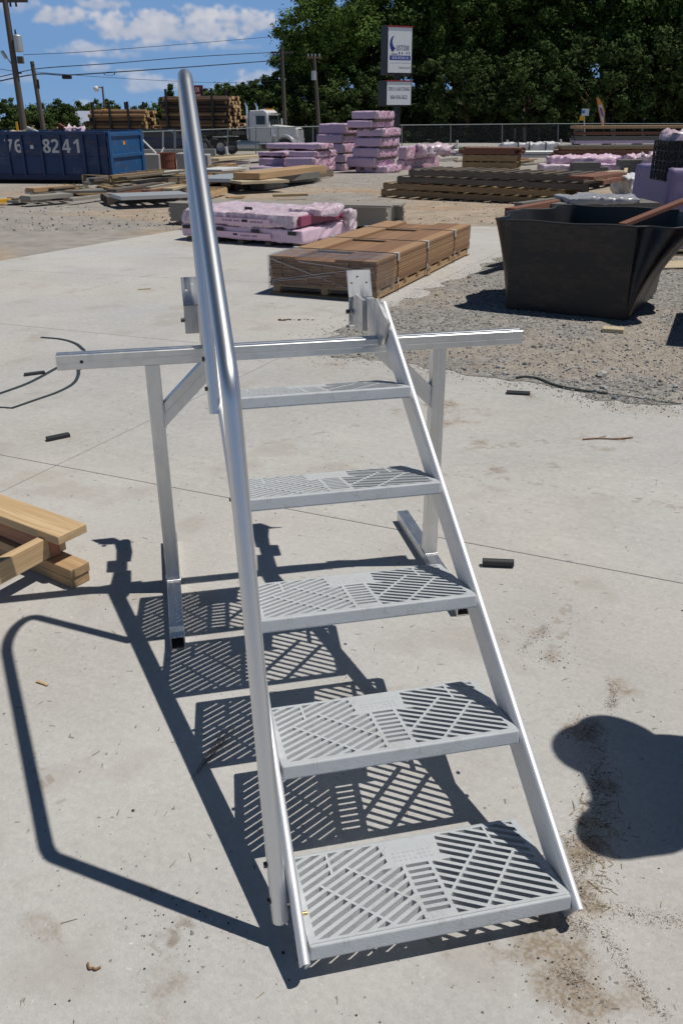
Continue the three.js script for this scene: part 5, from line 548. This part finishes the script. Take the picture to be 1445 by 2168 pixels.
// ---------- white lorry, two loads of logs, parked car ----------
{
  const Zt = -52, base = V(A(566, 318, Zt).x, gy(Zt) + 0.04, Zt), yaw = -0.3; const o = thing('semi_truck', 'white semi truck tractor with long bonnet and chrome stacks behind the fence', 'truck', base, yaw); o.scale.setScalar(0.86);   // +x forward
  const wheel = (x, z, p, r = 0.5) => { const w = new THREE.Group(); w.name = 'wheel'; w.position.set(x, r, z); p.add(w); part('tyre', new THREE.TorusGeometry(r * 0.76, r * 0.24, 10, 24).scale(1, 1, 1.2), M.tyre, w); part('rim', new THREE.LatheGeometry([[0, -.05], [r * .3, -.05], [r * .36, .02], [r * .6, .05]].map((q) => new THREE.Vector2(...q)), 20).rotateX(Math.PI / 2), M.galv, w); return w; };
  const W = 2.1; 
  part('chassis', merge([bx(6.8, 0.22, 0.16, -1.4, 0.68, 0.4), bx(6.8, 0.22, 0.16, -1.4, 0.68, -0.4), bx(0.4, 0.2, 1.6, -4.4, 0.7, 0)]), M.steelDark, o);
  const cabS = shapeOf([[-0.75, 0.75], [0.55, 0.75], [0.55, 1.62], [0.38, 2.48], [0.2, 2.62], [-0.7, 2.58], [-0.75, 2.5]]); const cab = part('cab', extr(cabS, W - 0.3, 0.06).translate(0, 0, -(W - 0.3) / 2), M.white, o);
  part('windscreen', merge([bx(0.02, 0.62, 0.78, 0, 0, 0.41), bx(0.02, 0.62, 0.78, 0, 0, -0.41)]).rotateZ(0.2).translate(0.55, 2.04, 0), M.glassDark, cab); for (const s of [1, -1]) { part('door', rbx(1.0, 1.55, 0.03, 0.01, -0.1, 1.6, s * (W / 2 - 0.08)), M.white, cab); part('side_window', bx(0.62, 0.5, 0.03, 0.0, 2.08, s * (W / 2 - 0.065)), M.glassDark, cab); part('mirror', rbx(0.1, 0.5, 0.16, 0.02, 0.62, 1.95, s * (W / 2 + 0.18)), M.chrome, cab); part('door_handle', bx(0.14, 0.03, 0.03, -0.45, 1.55, s * (W / 2 - 0.04)), M.chrome, cab); }
  part('sun_visor', bx(0.2, 0.04, W - 0.4).rotateZ(-0.3).translate(0.58, 2.46, 0), M.chrome, cab); for (let k = -2; k <= 2; k++) part('roof_lamp', rbx(0.12, 0.07, 0.08, 0.02, 0.25, 2.7, k * 0.32), M.orangeTag, cab); part('air_horn', merge([rod(V(-0.3, 2.7, 0.2), V(0.15, 2.72, 0.2), 0.03, 8, 0.05)]), M.chrome, cab);
  const hood = extr(shapeOf([[0.56, 0.85], [2.2, 0.85], [2.26, 1.2], [2.22, 1.52], [2.1, 1.6], [0.56, 1.74]]), 1.05, 0.07).translate(0, 0, -0.525); const hd = part('bonnet', hood, M.white, o); part('grille', rbx(0.06, 0.78, 0.92, 0.02, 2.32, 1.14, 0), M.galv, hd); part('grille_frame', merge([bx(0.09, 0.06, 1.02, 2.31, 1.55, 0), bx(0.09, 0.85, 0.06, 2.31, 1.14, 0.5), bx(0.09, 0.85, 0.06, 2.31, 1.14, -0.5)]), M.chrome, hd);
  for (const s of [1, -1]) { const arch = []; for (let k = 0; k <= 14; k++) { const a = Math.PI * k / 14; arch.push([1.55 + 0.68 * Math.cos(a), 0.55 + 0.68 * Math.sin(a)]); } for (let k = 14; k >= 0; k--) { const a = Math.PI * k / 14; arch.push([1.55 + 0.6 * Math.cos(a), 0.52 + 0.6 * Math.sin(a)]); } part('wing', extr(shapeOf(arch), 0.42, 0.02).translate(0, 0, s > 0 ? 0.56 : -0.98), M.white, o); part('headlight', rbx(0.18, 0.2, 0.26, 0.05, 2.2, 1.0, s * 0.78), M.chrome, o); wheel(1.55, s * 0.86, o); for (const x of [-2.9, -4.1]) { wheel(x, s * 0.86, o); } part('mudguard', rbx(0.9, 0.04, 0.5, 0.01, -2.9, 1.1, s * 0.86), M.galv, o); part('fuel_tank', cyl(0.3, 0.3, 1.5, 18).rotateZ(Math.PI / 2).translate(-0.9, 0.6, s * 0.82), M.galv, o); part('step', bx(1.2, 0.06, 0.3, 0.3, 0.72, s * 0.9), M.chrome, o);
    const ex = part('exhaust_stack', merge([cyl(0.07, 0.07, 1.9, 14, -0.95, 1.95, s * 0.86), rod(V(-0.95, 2.88, s * 0.86), V(-1.05, 3.08, s * 0.86), 0.07, 14)]), M.chrome, o); part('heat_shield', cyl(0.1, 0.1, 1.0, 14, -0.95, 1.7, s * 0.86), M.galv, ex); part('air_cleaner', cyl(0.16, 0.16, 0.6, 16, 0.75, 1.45, s * 0.78), M.chrome, o); }
  part('bumper', rbx(0.12, 0.32, 2.0, 0.03, 2.36, 0.55, 0), M.chrome, o); part('rear_window', bx(0.02, 0.4, 0.8, -0.82, 2.1, 0), M.glassDark, cab);
  // log loads: trailer bed with stakes, and every log a thing
  srand(83); const logG = [0, 1, 2].map((k) => { const g = new THREE.CylinderGeometry(0.105, 0.125, 1, 10, 3); const p = g.attributes.position; for (let i = 0; i < p.count; i++) { const f = 1 + (vn(p.getX(i) * 30 + k * 9, p.getY(i) * 6 + p.getZ(i) * 30) - 0.5) * 0.12; p.setX(i, p.getX(i) * f); p.setZ(i, p.getZ(i) * f); } g.rotateZ(-Math.PI / 2); g.computeVertexNormals(); return g; }), cutG = [0, 1].map(() => cyl(0.112, 0.112, 0.012, 10).rotateZ(Math.PI / 2));
  const load = (tl, gl, u0, u1, vT, vB, z, yaw, L, rows, cols, x0) => { const a = A(u0, vB, z), m = mpp(a), h = (vB - vT) * m, dx = V(Math.cos(yaw), 0, -Math.sin(yaw)), dz = V(Math.sin(yaw), 0, Math.cos(yaw)), at = (x, y, q) => a.clone().addScaledVector(dx, x).addScaledVector(dz, q).setY(a.y + y), D = cols * 0.22;
    const t = thing('log_trailer', tl, 'trailer', a, yaw); part('bed', bx(L + 0.6, 0.2, D, L / 2, -0.15, -D / 2), M.steelDark, t); part('axle_beam', bx(1.6, 0.35, D * 0.6, L * 0.3, -0.4, -D / 2), M.steelDark, t); for (const x of [L * 0.2, L * 0.4]) for (const q of [0, -D]) wheel(x, q, t).position.y = gy(z) + 0.5 - a.y; for (const x of [0.12 * L, 0.45 * L, 0.8 * L]) for (const q of [0.06, -D - 0.06]) part('stake', bx(0.12, h + 0.75, 0.1, x, h / 2 + 0.1, q), M.steelDark, t); part('binder', bx(0.06, 0.04, D + 0.2, L * 0.3, h + 0.05, -D / 2), M.yellow, t);
    const r = h / rows; for (let j = 0; j < rows; j++) for (let i = 0; i < cols; i++) { const f = r / 0.22 * rr(0.9, 1.12), l = L * rr(0.92, 1.1), g = thing('log', gl, 'log', at(L / 2 + rr(-0.25, 0.3), (j + 0.5) * r + (j === rows - 1 ? rr(-0.06, 0.1) : 0), -(i + 0.5) * 0.22 - (j % 2 ? 0.09 : 0)), yaw + rr(-0.015, 0.015), gl.replace(/^peeled pine log in /, 'logs in ')); const b = part('bark', logG[(i + j) % 3], [M.bark, M.bark2, M.bark3][Math.floor(rnd() * 3)], g); b.scale.set(l, f, f); for (const s of [-1, 1]) { const c = part('cut_end', cutG[0], M.cut, g, V(s * (l / 2 + 0.002), 0, 0)); c.scale.set(1, f * (s > 0 ? 0.94 : 1.08), f * (s > 0 ? 0.94 : 1.08)); } } };
  load('dark log trailer with upright stakes behind the blue dumpster', 'peeled pine log in the load behind the blue dumpster', 190, 290, 238, 280, -60, -0.42, 4.0, 6, 7); load('dark log trailer hitched behind the white semi truck', 'peeled pine log in the tall load behind the white semi truck', 342, 478, 214, 276, -58, -0.4, 4.7, 9, 7);
  const cb = V(A(350, 318, -51).x, gy(-51) + 0.04, -51), c = thing('parked_car', 'dark blue car parked behind the fence left of the handrail', 'car', cb, -0.1); part('body', extr(shapeOf([[-1.9, 0.3], [1.9, 0.3], [1.95, 0.7], [1.3, 0.85], [-1.85, 0.9], [-1.95, 0.6]]), 1.5, 0.08).translate(0, 0, -0.75), std(col(0.01, 0.018, 0.05), 0.2), c); part('cabin', extr(shapeOf([[-1.6, 0.88], [0.95, 0.85], [0.4, 1.3], [-1.2, 1.32]]), 1.2, 0.06).translate(0, 0, -0.6), M.glassDark, c); for (const x of [-1.2, 1.2]) for (const z of [0.78, -0.78]) wheel(x, z, c, 0.32); for (const z of [0.5, -0.5]) part('headlight', rbx(0.06, 0.12, 0.3, 0.02, 2.0, 0.66, z), M.chrome, c);
}
// ---------- signs, flag, poles, wires ----------
{
  const panel = (w, h, draw, bg = '#e9ecee') => { const c = document.createElement('canvas'); c.width = w; c.height = h; const x = c.getContext('2d'); x.fillStyle = bg; x.fillRect(0, 0, w, h); draw(x); const t = new THREE.CanvasTexture(c); t.colorSpace = THREE.SRGBColorSpace; return std(col(0.85, 0.85, 0.85), 0.45, 0, { map: t }); };
  const fit = (x, s, y, size, l, r, color, font = 'sans-serif', weight = 'bold') => { x.font = `${weight} ${size}px ${font}`; x.fillStyle = color; const w = x.measureText(s).width; x.save(); x.translate(l, y); x.scale((r - l) / w, 1); x.fillText(s, 0, 0); x.restore(); };
  const zS = -50, yaw = 0.42, b0 = A(836, 296, zS), m = mpp(A(850, 150, zS)); const sg = thing('pylon_sign', 'tall roadside pylon sign with a large and a small white panel', 'sign', V(A(845, 150, zS).x, gy(zS), zS), yaw); const Y = (v) => A(845, v, zS).y - gy(zS);
  part('pole', bx(0.26, Y(60), 0.26, 0, Y(60) / 2, -0.2), M.black, sg);
  const cabn = (vT, vB, w, d) => { const h = Y(vT) - Y(vB); return bx(w, h, d, 0, (Y(vT) + Y(vB)) / 2, -d / 2 - 0.02); };
  const w1 = 51 * m / Math.cos(yaw), w2 = 53 * m / Math.cos(yaw), wf = 0.62;
  const bigF = panel(640, 1024, (x) => { x.fillStyle = '#b9bec4'; for (const k of [150, 300, 450]) x.fillRect(k, 0, 2, 1024); x.fillStyle = '#1b2c86'; x.beginPath(); x.moveTo(170, 190); x.bezierCurveTo(20, 210, 10, 470, 120, 560); x.lineTo(205, 470); x.bezierCurveTo(100, 420, 90, 270, 170, 190); x.fill(); fit(x, 'USTOM', 520, 170, 215, 575, '#141c5c'); x.fillRect(290, 545, 8, 70); for (const k of [300, 370, 500, 570]) { x.fillStyle = '#141c5c'; x.fillRect(k, 545, 16, 70); x.fillRect(k - 10, 560, 36, 12); } x.fillRect(300, 585, 280, 4); x.fillRect(80, 590, 170, 22); x.fillStyle = '#1b3a94'; x.fillRect(45, 630, 570, 110); fit(x, 'DOCK SYSTEMS, INC', 712, 80, 110, 570, '#e8eef4', 'serif'); fit(x, 'Custom Built Floating Aluminum', 815, 44, 50, 610, '#6b7890', 'serif', 'normal'); fit(x, 'STORAGE FACILITY', 935, 62, 290, 615, '#3a4a66'); });
  const smF = panel(640, 700, (x) => { fit(x, 'TRIPLE H LAKE STORAGE', 275, 150, 30, 610, '#222a55'); fit(x, '864-934-2622', 525, 160, 95, 545, '#222a55'); });
  const c1 = part('upper_cabinet', cabn(54, 158, w1 + 0.1, 0.7), M.black, sg); part('upper_face', new THREE.PlaneGeometry(w1, Y(58) - Y(154)).translate(0.0, (Y(58) + Y(154)) / 2, 0.0), bigF, c1); part('upper_trim', bx(w1 + 0.12, 0.05, 0.06, 0, Y(56), 0), M.signRed, c1);
  const c2 = part('lower_cabinet', cabn(170, 224, w2 + 0.1, 0.9), M.black, sg); part('lower_face', new THREE.PlaneGeometry(w2, Y(173) - Y(222)).translate(0, (Y(173) + Y(222)) / 2, 0.0), smF, c2); part('lower_trim', bx(w2 + 0.12, 0.05, 0.06, 0, Y(171), 0), M.signRed, c2);
  const zr = -75, rp = A(411, 196, zr), rm = mpp(rp), rs = thing('shop_sign', 'small red sign with white words, half hidden by the handrail', 'sign', V(rp.x, gy(zr), zr), 0.1); const rf = panel(256, 256, (x) => { fit(x, 'CHICKEN', 105, 90, 10, 200, '#ddd6c8'); x.fillStyle = '#6d1414'; x.clearRect; fit(x, 'LAUNDRY', 225, 100, 8, 248, '#ddd6c8'); }, '#7a1012'); 
  part('panel', bx(38 * rm, 28 * rm, 0.2, 0, rp.y - gy(zr), -0.11), M.signRed, rs); part('face', new THREE.PlaneGeometry(38 * rm, 28 * rm).translate(0, rp.y - gy(zr), 0.0), panel(256, 256, (x) => { fit(x, 'IN', 115, 110, 150, 205, '#ddd6c8'); fit(x, 'DRY', 235, 110, 120, 235, '#ddd6c8'); }, '#7a1012'), rs); part('pole', bx(0.2, rp.y - gy(zr), 0.2, 0, (rp.y - gy(zr)) / 2, -0.12), M.black, rs);
  // feather flag
  const zf = -58, fp = (u, v) => A(u, v, zf), fo = thing('feather_flag', 'orange and white feather flag standing beyond the right stack', 'flag', fp(1277, 300)); const F = [[1261, 206], [1268, 209], [1275, 220], [1279, 235], [1280, 268], [1273, 268], [1269, 250], [1265, 228]].map(([u, v]) => fp(u, v).sub(fo.position)); part('banner', extr(shapeOf(F.map((p) => [p.x, p.y])), 0.02), std(col(0.62, 0.24, 0.05), 0.7), fo); const F2 = [[1266, 222], [1273, 222], [1276, 240], [1277, 264], [1274, 264], [1271, 248]].map(([u, v]) => fp(u, v).sub(fo.position)); part('print', extr(shapeOf(F2.map((p) => [p.x, p.y])), 0.006).translate(0, 0, 0.021), std(col(0.6, 0.58, 0.6), 0.7), fo); part('print', extr(shapeOf([[1267, 226], [1273, 230], [1276, 248], [1272, 246]].map(([u, v]) => fp(u, v).sub(fo.position)).map((p) => [p.x, p.y])), 0.004).translate(0, 0, 0.028), std(col(0.1, 0.08, 0.3), 0.7), fo); part('mast', rod(V(0, gy(zf) - fo.position.y, 0), fp(1280, 230).sub(fo.position), 0.03, 6), M.steelDark, fo);
  const rsn = thing('road_sign', 'small blue and white sign over a yellow warning sign by the road', 'sign', A(1238, 303, -66)); const rq = (u, v) => A(u, v, -66).sub(rsn.position); part('post', rod(V(0, gy(-66) - rsn.position.y, 0), rq(1235, 232), 0.04, 6), M.galv, rsn); const rb = (u0, u1, v0, v1, mat) => { const a = rq(u0, v1), b = rq(u1, v0); part('plate', bx(b.x - a.x, b.y - a.y, 0.03, (a.x + b.x) / 2, (a.y + b.y) / 2, 0.06), mat, rsn); }; rb(1229, 1246, 230, 245, M.whitePl); rb(1225, 1236, 245, 255, M.yellow); part('plate', bx(0.25, 0.2, 0.02, rq(1233, 237).x, rq(1233, 237).y, 0.09), std(col(0.05, 0.25, 0.5), 0.5), rsn);
  // poles
  const pole = (label, u, vb, ut, vt, z, r, extra) => { const a = A(u, vb, z), b = A(ut, vt, z), o = thing('utility_pole', label, 'utility pole', a.clone().setY(gy(z))); const B = b.clone().sub(o.position), A0 = V(0, 0, 0); part('shaft', rod(A0, B, r, 12, r * 0.7), M.pole, o); if (extra) extra(o, (uu, vv, zz = z) => A(uu, vv, zz).sub(o.position)); return o; };
  pole('tall wooden utility pole with a transformer can at the left edge', 53, 285, 7, -25, -45, 0.17, (o, q) => { const c = q(37, 92), t = part('transformer', new THREE.LatheGeometry([[0, -.36], [.17, -.36], [.19, -.33], [.19, .28], [.17, .33], [.06, .36], [0, .36]].map((k) => new THREE.Vector2(...k)), 20), M.galv, o, V(c.x + 0.08, c.y, c.z + 0.1)); part('bushing', cyl(0.03, 0.05, 0.22, 8, -0.06, 0.45, 0), M.steelDark, t); part('equipment_box', rbx(0.28, 0.3, 0.2, 0.03), M.pole, o, q(44, 127)); part('lamp_arm', rod(q(28, 140), q(12, 118), 0.03, 6), M.galv, o); part('lamp_head', rbx(0.16, 0.36, 0.16, 0.05), M.galv, o, q(9, 116)).rotation.z = 0.5; part('crossarm', bx(2.2, 0.12, 0.1), M.pole, o, q(8, 2)); for (const u of [-12, 22, 34]) part('insulator', cyl(0.04, 0.05, 0.3, 8), M.steelDark, o, q(u, 6)); part('cable_clamp', rbx(0.24, 0.06, 0.1, 0.02), M.black, o, q(41, 155)); });
  pole('shorter wooden pole just right of the tall transformer pole', 96, 285, 68, 130, -47, 0.14, (o, q) => part('junction_box', rbx(0.1, 0.42, 0.12, 0.02), M.steelDark, o, q(81, 178)));
  pole('wooden utility pole with one crossarm left of the big tree', 604, 290, 597, 100, -72, 0.16, (o, q) => { part('crossarm', bx(1.7, 0.13, 0.12), M.pole, o, q(597, 111)); for (const u of [578, 588, 604, 613]) { part('insulator', cyl(0.05, 0.04, 0.26, 8), M.steelDark, o, q(u, 116)); } part('arm_brace', merge([rod(q(583, 111), q(597, 122), 0.025, 5), rod(q(611, 111), q(597, 122), 0.025, 5)]), M.pole, o); });
  pole('dark utility pole with a transformer before the big tree', 677, 285, 665, 120, -70, 0.15, (o, q) => { part('crossarm', bx(1.1, 0.11, 0.1), M.bark2, o, q(665, 122)); for (const u of [652, 660, 667, 676]) part('insulator', cyl(0.05, 0.04, 0.25, 8), M.galv, o, q(u, 118)); part('transformer', cyl(0.17, 0.17, 0.6, 16), M.galv, o, q(664, 160).add(V(0, 0, 0.2))); });
  pole('thin light pole with a lamp above the metal-roofed building', 224, 262, 217, 183, -75, 0.1, (o, q) => { part('lamp_arm', rod(q(217, 186), q(206, 184), 0.04, 6), M.pole, o); part('lamp_head', new THREE.SphereGeometry(0.22, 12, 8), M.white, o, q(204, 188)); });
  const wire = (lab, pts, r = 0.02) => { const c = new THREE.CatmullRomCurve3(pts.map(([u, v, z]) => A(u, v, z))); return solo('overhead_wire', lab, 'cable', new THREE.TubeGeometry(c, 60, r, 5), M.black); };
  wire('thick telephone cable crossing the sky just over the handrail top', [[-30, 178, -46], [70, 158, -46.5], [140, 159, -50], [240, 153, -54], [400, 142, -60], [597, 127, -72]], 0.03); wire('second cable above the telephone cable', [[-30, 170, -46], [42, 153, -46.5], [70, 147, -47], [240, 134, -54], [400, 121, -60], [597, 110, -72]], 0.022); wire('thin topmost wire crossing below the clouds', [[50, 116, -46], [160, 111, -50], [320, 99, -56], [480, 86, -64], [640, 72, -74]], 0.014); wire('thin sagging wire below the telephone cable', [[70, 152, -47], [200, 162, -53], [330, 170, -58], [480, 175, -66], [600, 170, -72]], 0.012); wire('thin wire leaving the tall pole at the left edge', [[-30, 141, -45], [36, 152, -46]], 0.014);
  { const c = A(142, 163, -50); solo('cable_splice', 'black splice case hanging on the telephone cable', 'splice case', rbx(0.5, 0.2, 0.2, 0.06), M.black, c); solo('cable_splice', 'coiled cable slack on the telephone cable right of the splice case', 'cable', new THREE.TorusGeometry(0.3, 0.03, 6, 20).scale(1, 0.3, 1), M.black, A(232, 156, -53.6)); }
  // building with a metal roof
  const z = -92, p = A(205, 262, z), m3 = mpp(p), bd = thing('metal_roof_building', 'long low building with a pale blue metal roof beyond the log load', 'building', V(A(140, 262, z).x, gy(z), z), 0.12), L = 150 * m3, yE = A(205, 264, z).y - gy(z), yR = A(205, 235, z).y - gy(z); part('wall', bx(L, yE, 7, L / 2, yE / 2, -3.5), M.wallTan, bd); const rs2 = extr(shapeOf([[0.3, yE], [-3.5, yR], [-7.3, yE], [-7.3, yE - 0.12], [-3.5, yR - 0.15], [0.3, yE - 0.12]]), L + 0.6); rs2.rotateY(Math.PI / 2).scale(1, 1, -1).scale(1, 1, -1); rs2.translate(-0.3, 0, 0); const roof = part('roof', rs2.rotateY(0), M.roofMetal, bd); for (let k = 0; k < 18; k++) { const x = k * L / 17, r = rod(V(x, yE + 0.03, 0.3), V(x, yR + 0.03, -3.5), 0.03, 4); part('standing_seam', r, M.roofMetal, roof); } part('fascia', bx(L + 0.6, 0.25, 0.05, L / 2, yE - 0.16, 0.31), M.wallTan, bd);
}
// ---------- trees ----------
{
  const leafMat = new THREE.MeshPhysicalMaterial({ color: col(1, 1, 1), roughness: 0.9, specularIntensity: 0.2, vertexColors: true, side: THREE.DoubleSide });
  function crown(s, n, rx, ry, clumps, leaf, tint, cone = 0) { srand(s); const pos = [], colr = []; const cl = [], lobes = Array.from({ length: 9 }, () => [rr(0, 6.283), rr(-0.6, 0.8), rr(0.72, 1.12)]);
    for (let k = 0; k < clumps; k++) { const a = rr(0, 6.283), u = rr(-0.95, 1), w = cone ? (1 - (u + 1) / 2) * 0.95 + 0.05 : Math.sqrt(1 - u * u * 0.96); let f = 0.86; for (const [la, lu, lm] of lobes) { const dd = Math.cos(a - la) * 0.5 + 0.5 - Math.abs(u - lu) * 0.5; if (dd > 0.62) f = lm; } const d = Math.pow(rnd(), 0.28) * f;
      cl.push([Math.cos(a) * w * rx * d, u * ry * (cone ? 1 : d * (u < 0 ? 0.9 : 1)), Math.sin(a) * w * rx * d, rr(0.06, 0.2) * Math.min(rx, ry) * (rnd() < 0.25 ? 1.6 : 1), rr(0.72, 1.28)]); }
    for (let i = 0; i < n; i++) { const c = cl[Math.floor(rnd() * clumps)], d = V(rr(-1, 1), rr(-1, 1), rr(-1, 1)).normalize(), q = Math.pow(rnd(), 0.6) * c[3] * (rnd() < 0.15 ? 1.7 : 1), p = V(c[0] + d.x * q, c[1] + d.y * q * 0.8, c[2] + d.z * q), l = leaf * rr(0.6, 1.4);
      const nn = d.clone().add(V(rr(-.8, .8), rr(-.3, 1.1), rr(-.8, .8))).normalize(), t = new THREE.Vector3().crossVectors(nn, V(rr(-1, 1), rr(-1, 1), rr(-1, 1))).normalize(), b = new THREE.Vector3().crossVectors(nn, t); const v = c[4] * rr(0.88, 1.14), g = [tint[0] * v, tint[1] * v, tint[2] * v];
      const A1 = p.clone().addScaledVector(t, l), B1 = p.clone().addScaledVector(b, l * 0.5).addScaledVector(nn, l * 0.12), C1 = p.clone().addScaledVector(t, -l), D1 = p.clone().addScaledVector(b, -l * 0.5).addScaledVector(nn, l * 0.12); for (const w of [A1, B1, C1, A1, C1, D1]) { pos.push(w.x, w.y, w.z); colr.push(...g); } }
    const g = new THREE.BufferGeometry(); g.setAttribute('position', new THREE.Float32BufferAttribute(pos, 3)); g.setAttribute('color', new THREE.Float32BufferAttribute(colr, 3)); g.computeVertexNormals(); return g; }
  function trunk(s, h, r, rx, ry) { srand(s); const list = [rod(V(0, 0, 0), V(rr(-.2, .2), h * 0.6, rr(-.2, .2)), r, 9, r * 0.7), rod(V(0, h * 0.58, 0), V(rr(-.4, .4), h + ry * 0.5, rr(-.4, .4)), r * 0.7, 8, r * 0.2)]; for (let k = 0; k < 7; k++) { const a = k * 0.9 + rnd(), y = h * rr(0.55, 1), e = V(Math.cos(a) * rx * rr(.4, .8), y + ry * rr(0.1, 0.7), Math.sin(a) * rx * rr(.4, .8)); list.push(rod(V(0, y * 0.9, 0), e, r * 0.35, 6, r * 0.08)); } return merge(list); }
  const kinds = {};
  const kind = (id, n, rx, ry, h, clumps, leaf, tint, cone) => { kinds[id] = { c: crown(100 + id.length * 7 + id.charCodeAt(0), n, rx, ry, clumps, leaf, tint, cone), t: trunk(id.charCodeAt(1), h, 0.04 * ry + 0.08, rx, ry), h, ry }; };
  kind('oak', 32000, 4.6, 4.2, 7.2, 190, 0.14, [0.085, 0.135, 0.028]); kind('tall', 28000, 4.2, 6.2, 8.5, 210, 0.155, [0.058, 0.095, 0.022]); kind('bushy', 20000, 3.4, 2.9, 2.6, 150, 0.13, [0.052, 0.08, 0.024]); kind('low', 12000, 2.7, 1.9, 1.5, 110, 0.13, [0.058, 0.088, 0.026]); kind('pine', 11000, 1.7, 3.4, 2.4, 120, 0.12, [0.045, 0.085, 0.03], 1); kind('wood', 28000, 4.8, 5.2, 6.5, 200, 0.165, [0.06, 0.096, 0.022]);
  const tree = (k, label, u, z, s = 1, turn = 0, group, sy = s) => { const K = kinds[k], p = A(u, 280, z), o = thing('tree', label, 'tree', V(p.x, gy(z) - 0.05, z), turn, group); o.scale.set(s, sy, s); part('trunk', K.t, M.bark, o); part('crown', K.c, leafMat, o, V(0, K.h + K.ry * 0.35, 0)); return o; };
  tree('oak', 'big bright round-topped tree standing left of the pylon sign', 690, -84, 0.97, 0.3); tree('oak', 'darker lower left shoulder of the big tree, by the dark utility pole', 655, -88, 0.75, 1.5); tree('tall', 'tall tree directly behind the pylon sign', 800, -88, 0.76, 0.8); 
  const WD = 'dark tall tree of the wood beyond the road, merged with its neighbours', WG = 'tall trees of the wood beyond the road';
  [[880, -88, 1.08], [960, -86, 0.98], [1045, -92, 1.02], [1120, -86, 1.08], [1210, -87, 1.12], [1300, -86, 1.15], [1390, -88, 1.05], [1480, -86, 1.2], [760, -96, 0.95], [920, -98, 1.05], [1010, -99, 1.0], [1090, -100, 1.02], [1170, -97, 1.2], [1260, -98, 1.25], [1350, -97, 1.2], [1440, -96, 1.2], [1540, -92, 1.2]].forEach(([u, z, s], i) => tree(i % 3 === 1 ? 'tall' : 'wood', WD, u, z, s, i * 1.3, WG));
  const BL = 'bushy tree of the row before the dark wood', BG = 'bushy trees in front of the wood'; [[905, -83, 0.72], [985, -80, 1.15], [1040, -83, 0.8], [1110, -79, 1.2], [1180, -82, 0.85], [1250, -80, 1.28], [1330, -82, 0.9], [1400, -80, 1.45], [1470, -80, 1.2], [850, -84, 1.1], [790, -84, 0.8], [730, -82, 0.95]].sort((a, b) => a[0] - b[0]).forEach(([u, z, s], i) => tree('bushy', `${['first', 'second', 'third', 'fourth', 'fifth', 'sixth', 'seventh', 'eighth', 'ninth', 'tenth', 'eleventh', 'rightmost'][i]} ${BL}${i < 11 ? ', counted from the pylon sign' : ''}`, u, z, s, i * 2.1, BG));
  tree('bushy', 'dark green tree right behind the semi truck cab', 560, -86, 0.85, 0.4); tree('bushy', 'loose-crowned tree left of the crossarm pole', 520, -88, 0.84, 1.4); tree('bushy', 'bushy dark tree between the two utility poles', 630, -84, 0.98, 2.2); tree('low', 'shrubby tree beside the tall log load', 485, -92, 1.3, 0.9); tree('low', 'low dark tree below the crossarm pole', 590, -82, 1.2, 1.9); tree('low', 'low tree behind the upper pink packs', 690, -81, 1.25, 2.6);
  tree('pine', 'pointed conifer just left of the handrail top', 368, -88, 0.68, 0.2); tree('pine', 'shorter conifer left of the pointed one', 345, -90, 0.52, 1.2); tree('low', 'low green tree between the two log loads', 325, -86, 0.85, 2.4); tree('low', 'small tree behind the light pole', 226, -105, 1.02, 0.5); tree('low', 'small round tree over the metal roof, left of the light pole', 178, -108, 0.98, 1.5);
  tree('bushy', 'rounded dark tree behind the shorter pole at left', 112, -62, 0.52, 0.7); tree('bushy', 'loose dark tree at the left edge behind the tall pole', 8, -58, 0.52, 1.9); tree('low', 'low dark tree between the two left poles', 62, -60, 0.75, 2.9); tree('low', 'low tree above the dumpster scrap', 135, -64, 0.7, 0.1);
  { const g = new THREE.PlaneGeometry(170, 64, 60, 30).rotateX(-Math.PI / 2).translate(18, 0, -112), p = g.attributes.position; for (let i = 0; i < p.count; i++) { const z = p.getZ(i); p.setY(i, gy(-70) - 0.3 + Math.max(0, -z - 82) * 0.09 * sstep(-4, 8, p.getX(i)) + fbm(p.getX(i) * 0.2, z * 0.2, 3, 401) * 0.8); } g.computeVertexNormals(); struct('forest_floor', boxUV(g, 0.3), std(col(0.045, 0.04, 0.026), 1)); }
  // undergrowth that closes the foot of the wood
  srand(97); const im = new THREE.InstancedMesh(crown(301, 700, 1, 0.9, 12, 0.13, [0.034, 0.05, 0.018]), leafMat, 300), o = new THREE.Object3D(); im.name = 'undergrowth'; im.userData = { kind: 'stuff', label: 'dark undergrowth along the foot of the wood beyond the road', category: 'undergrowth' }; for (let i = 0; i < 300; i++) { const z = i < 170 ? rr(-92, -78) : rr(-104, -92), x = rr(-13, 42); o.position.set(x, gy(z) + 0.5, z); o.rotation.set(0, rr(0, 6), 0); const s = rr(1.0, 2.0); o.scale.set(s * 1.2, s, s); o.updateMatrix(); im.setMatrixAt(i, o.matrix); } scene.add(im);
}
scene.traverse((o) => { if (o.isMesh) { o.castShadow = true; o.receiveShadow = true; } });
renderer.render(scene, camera);
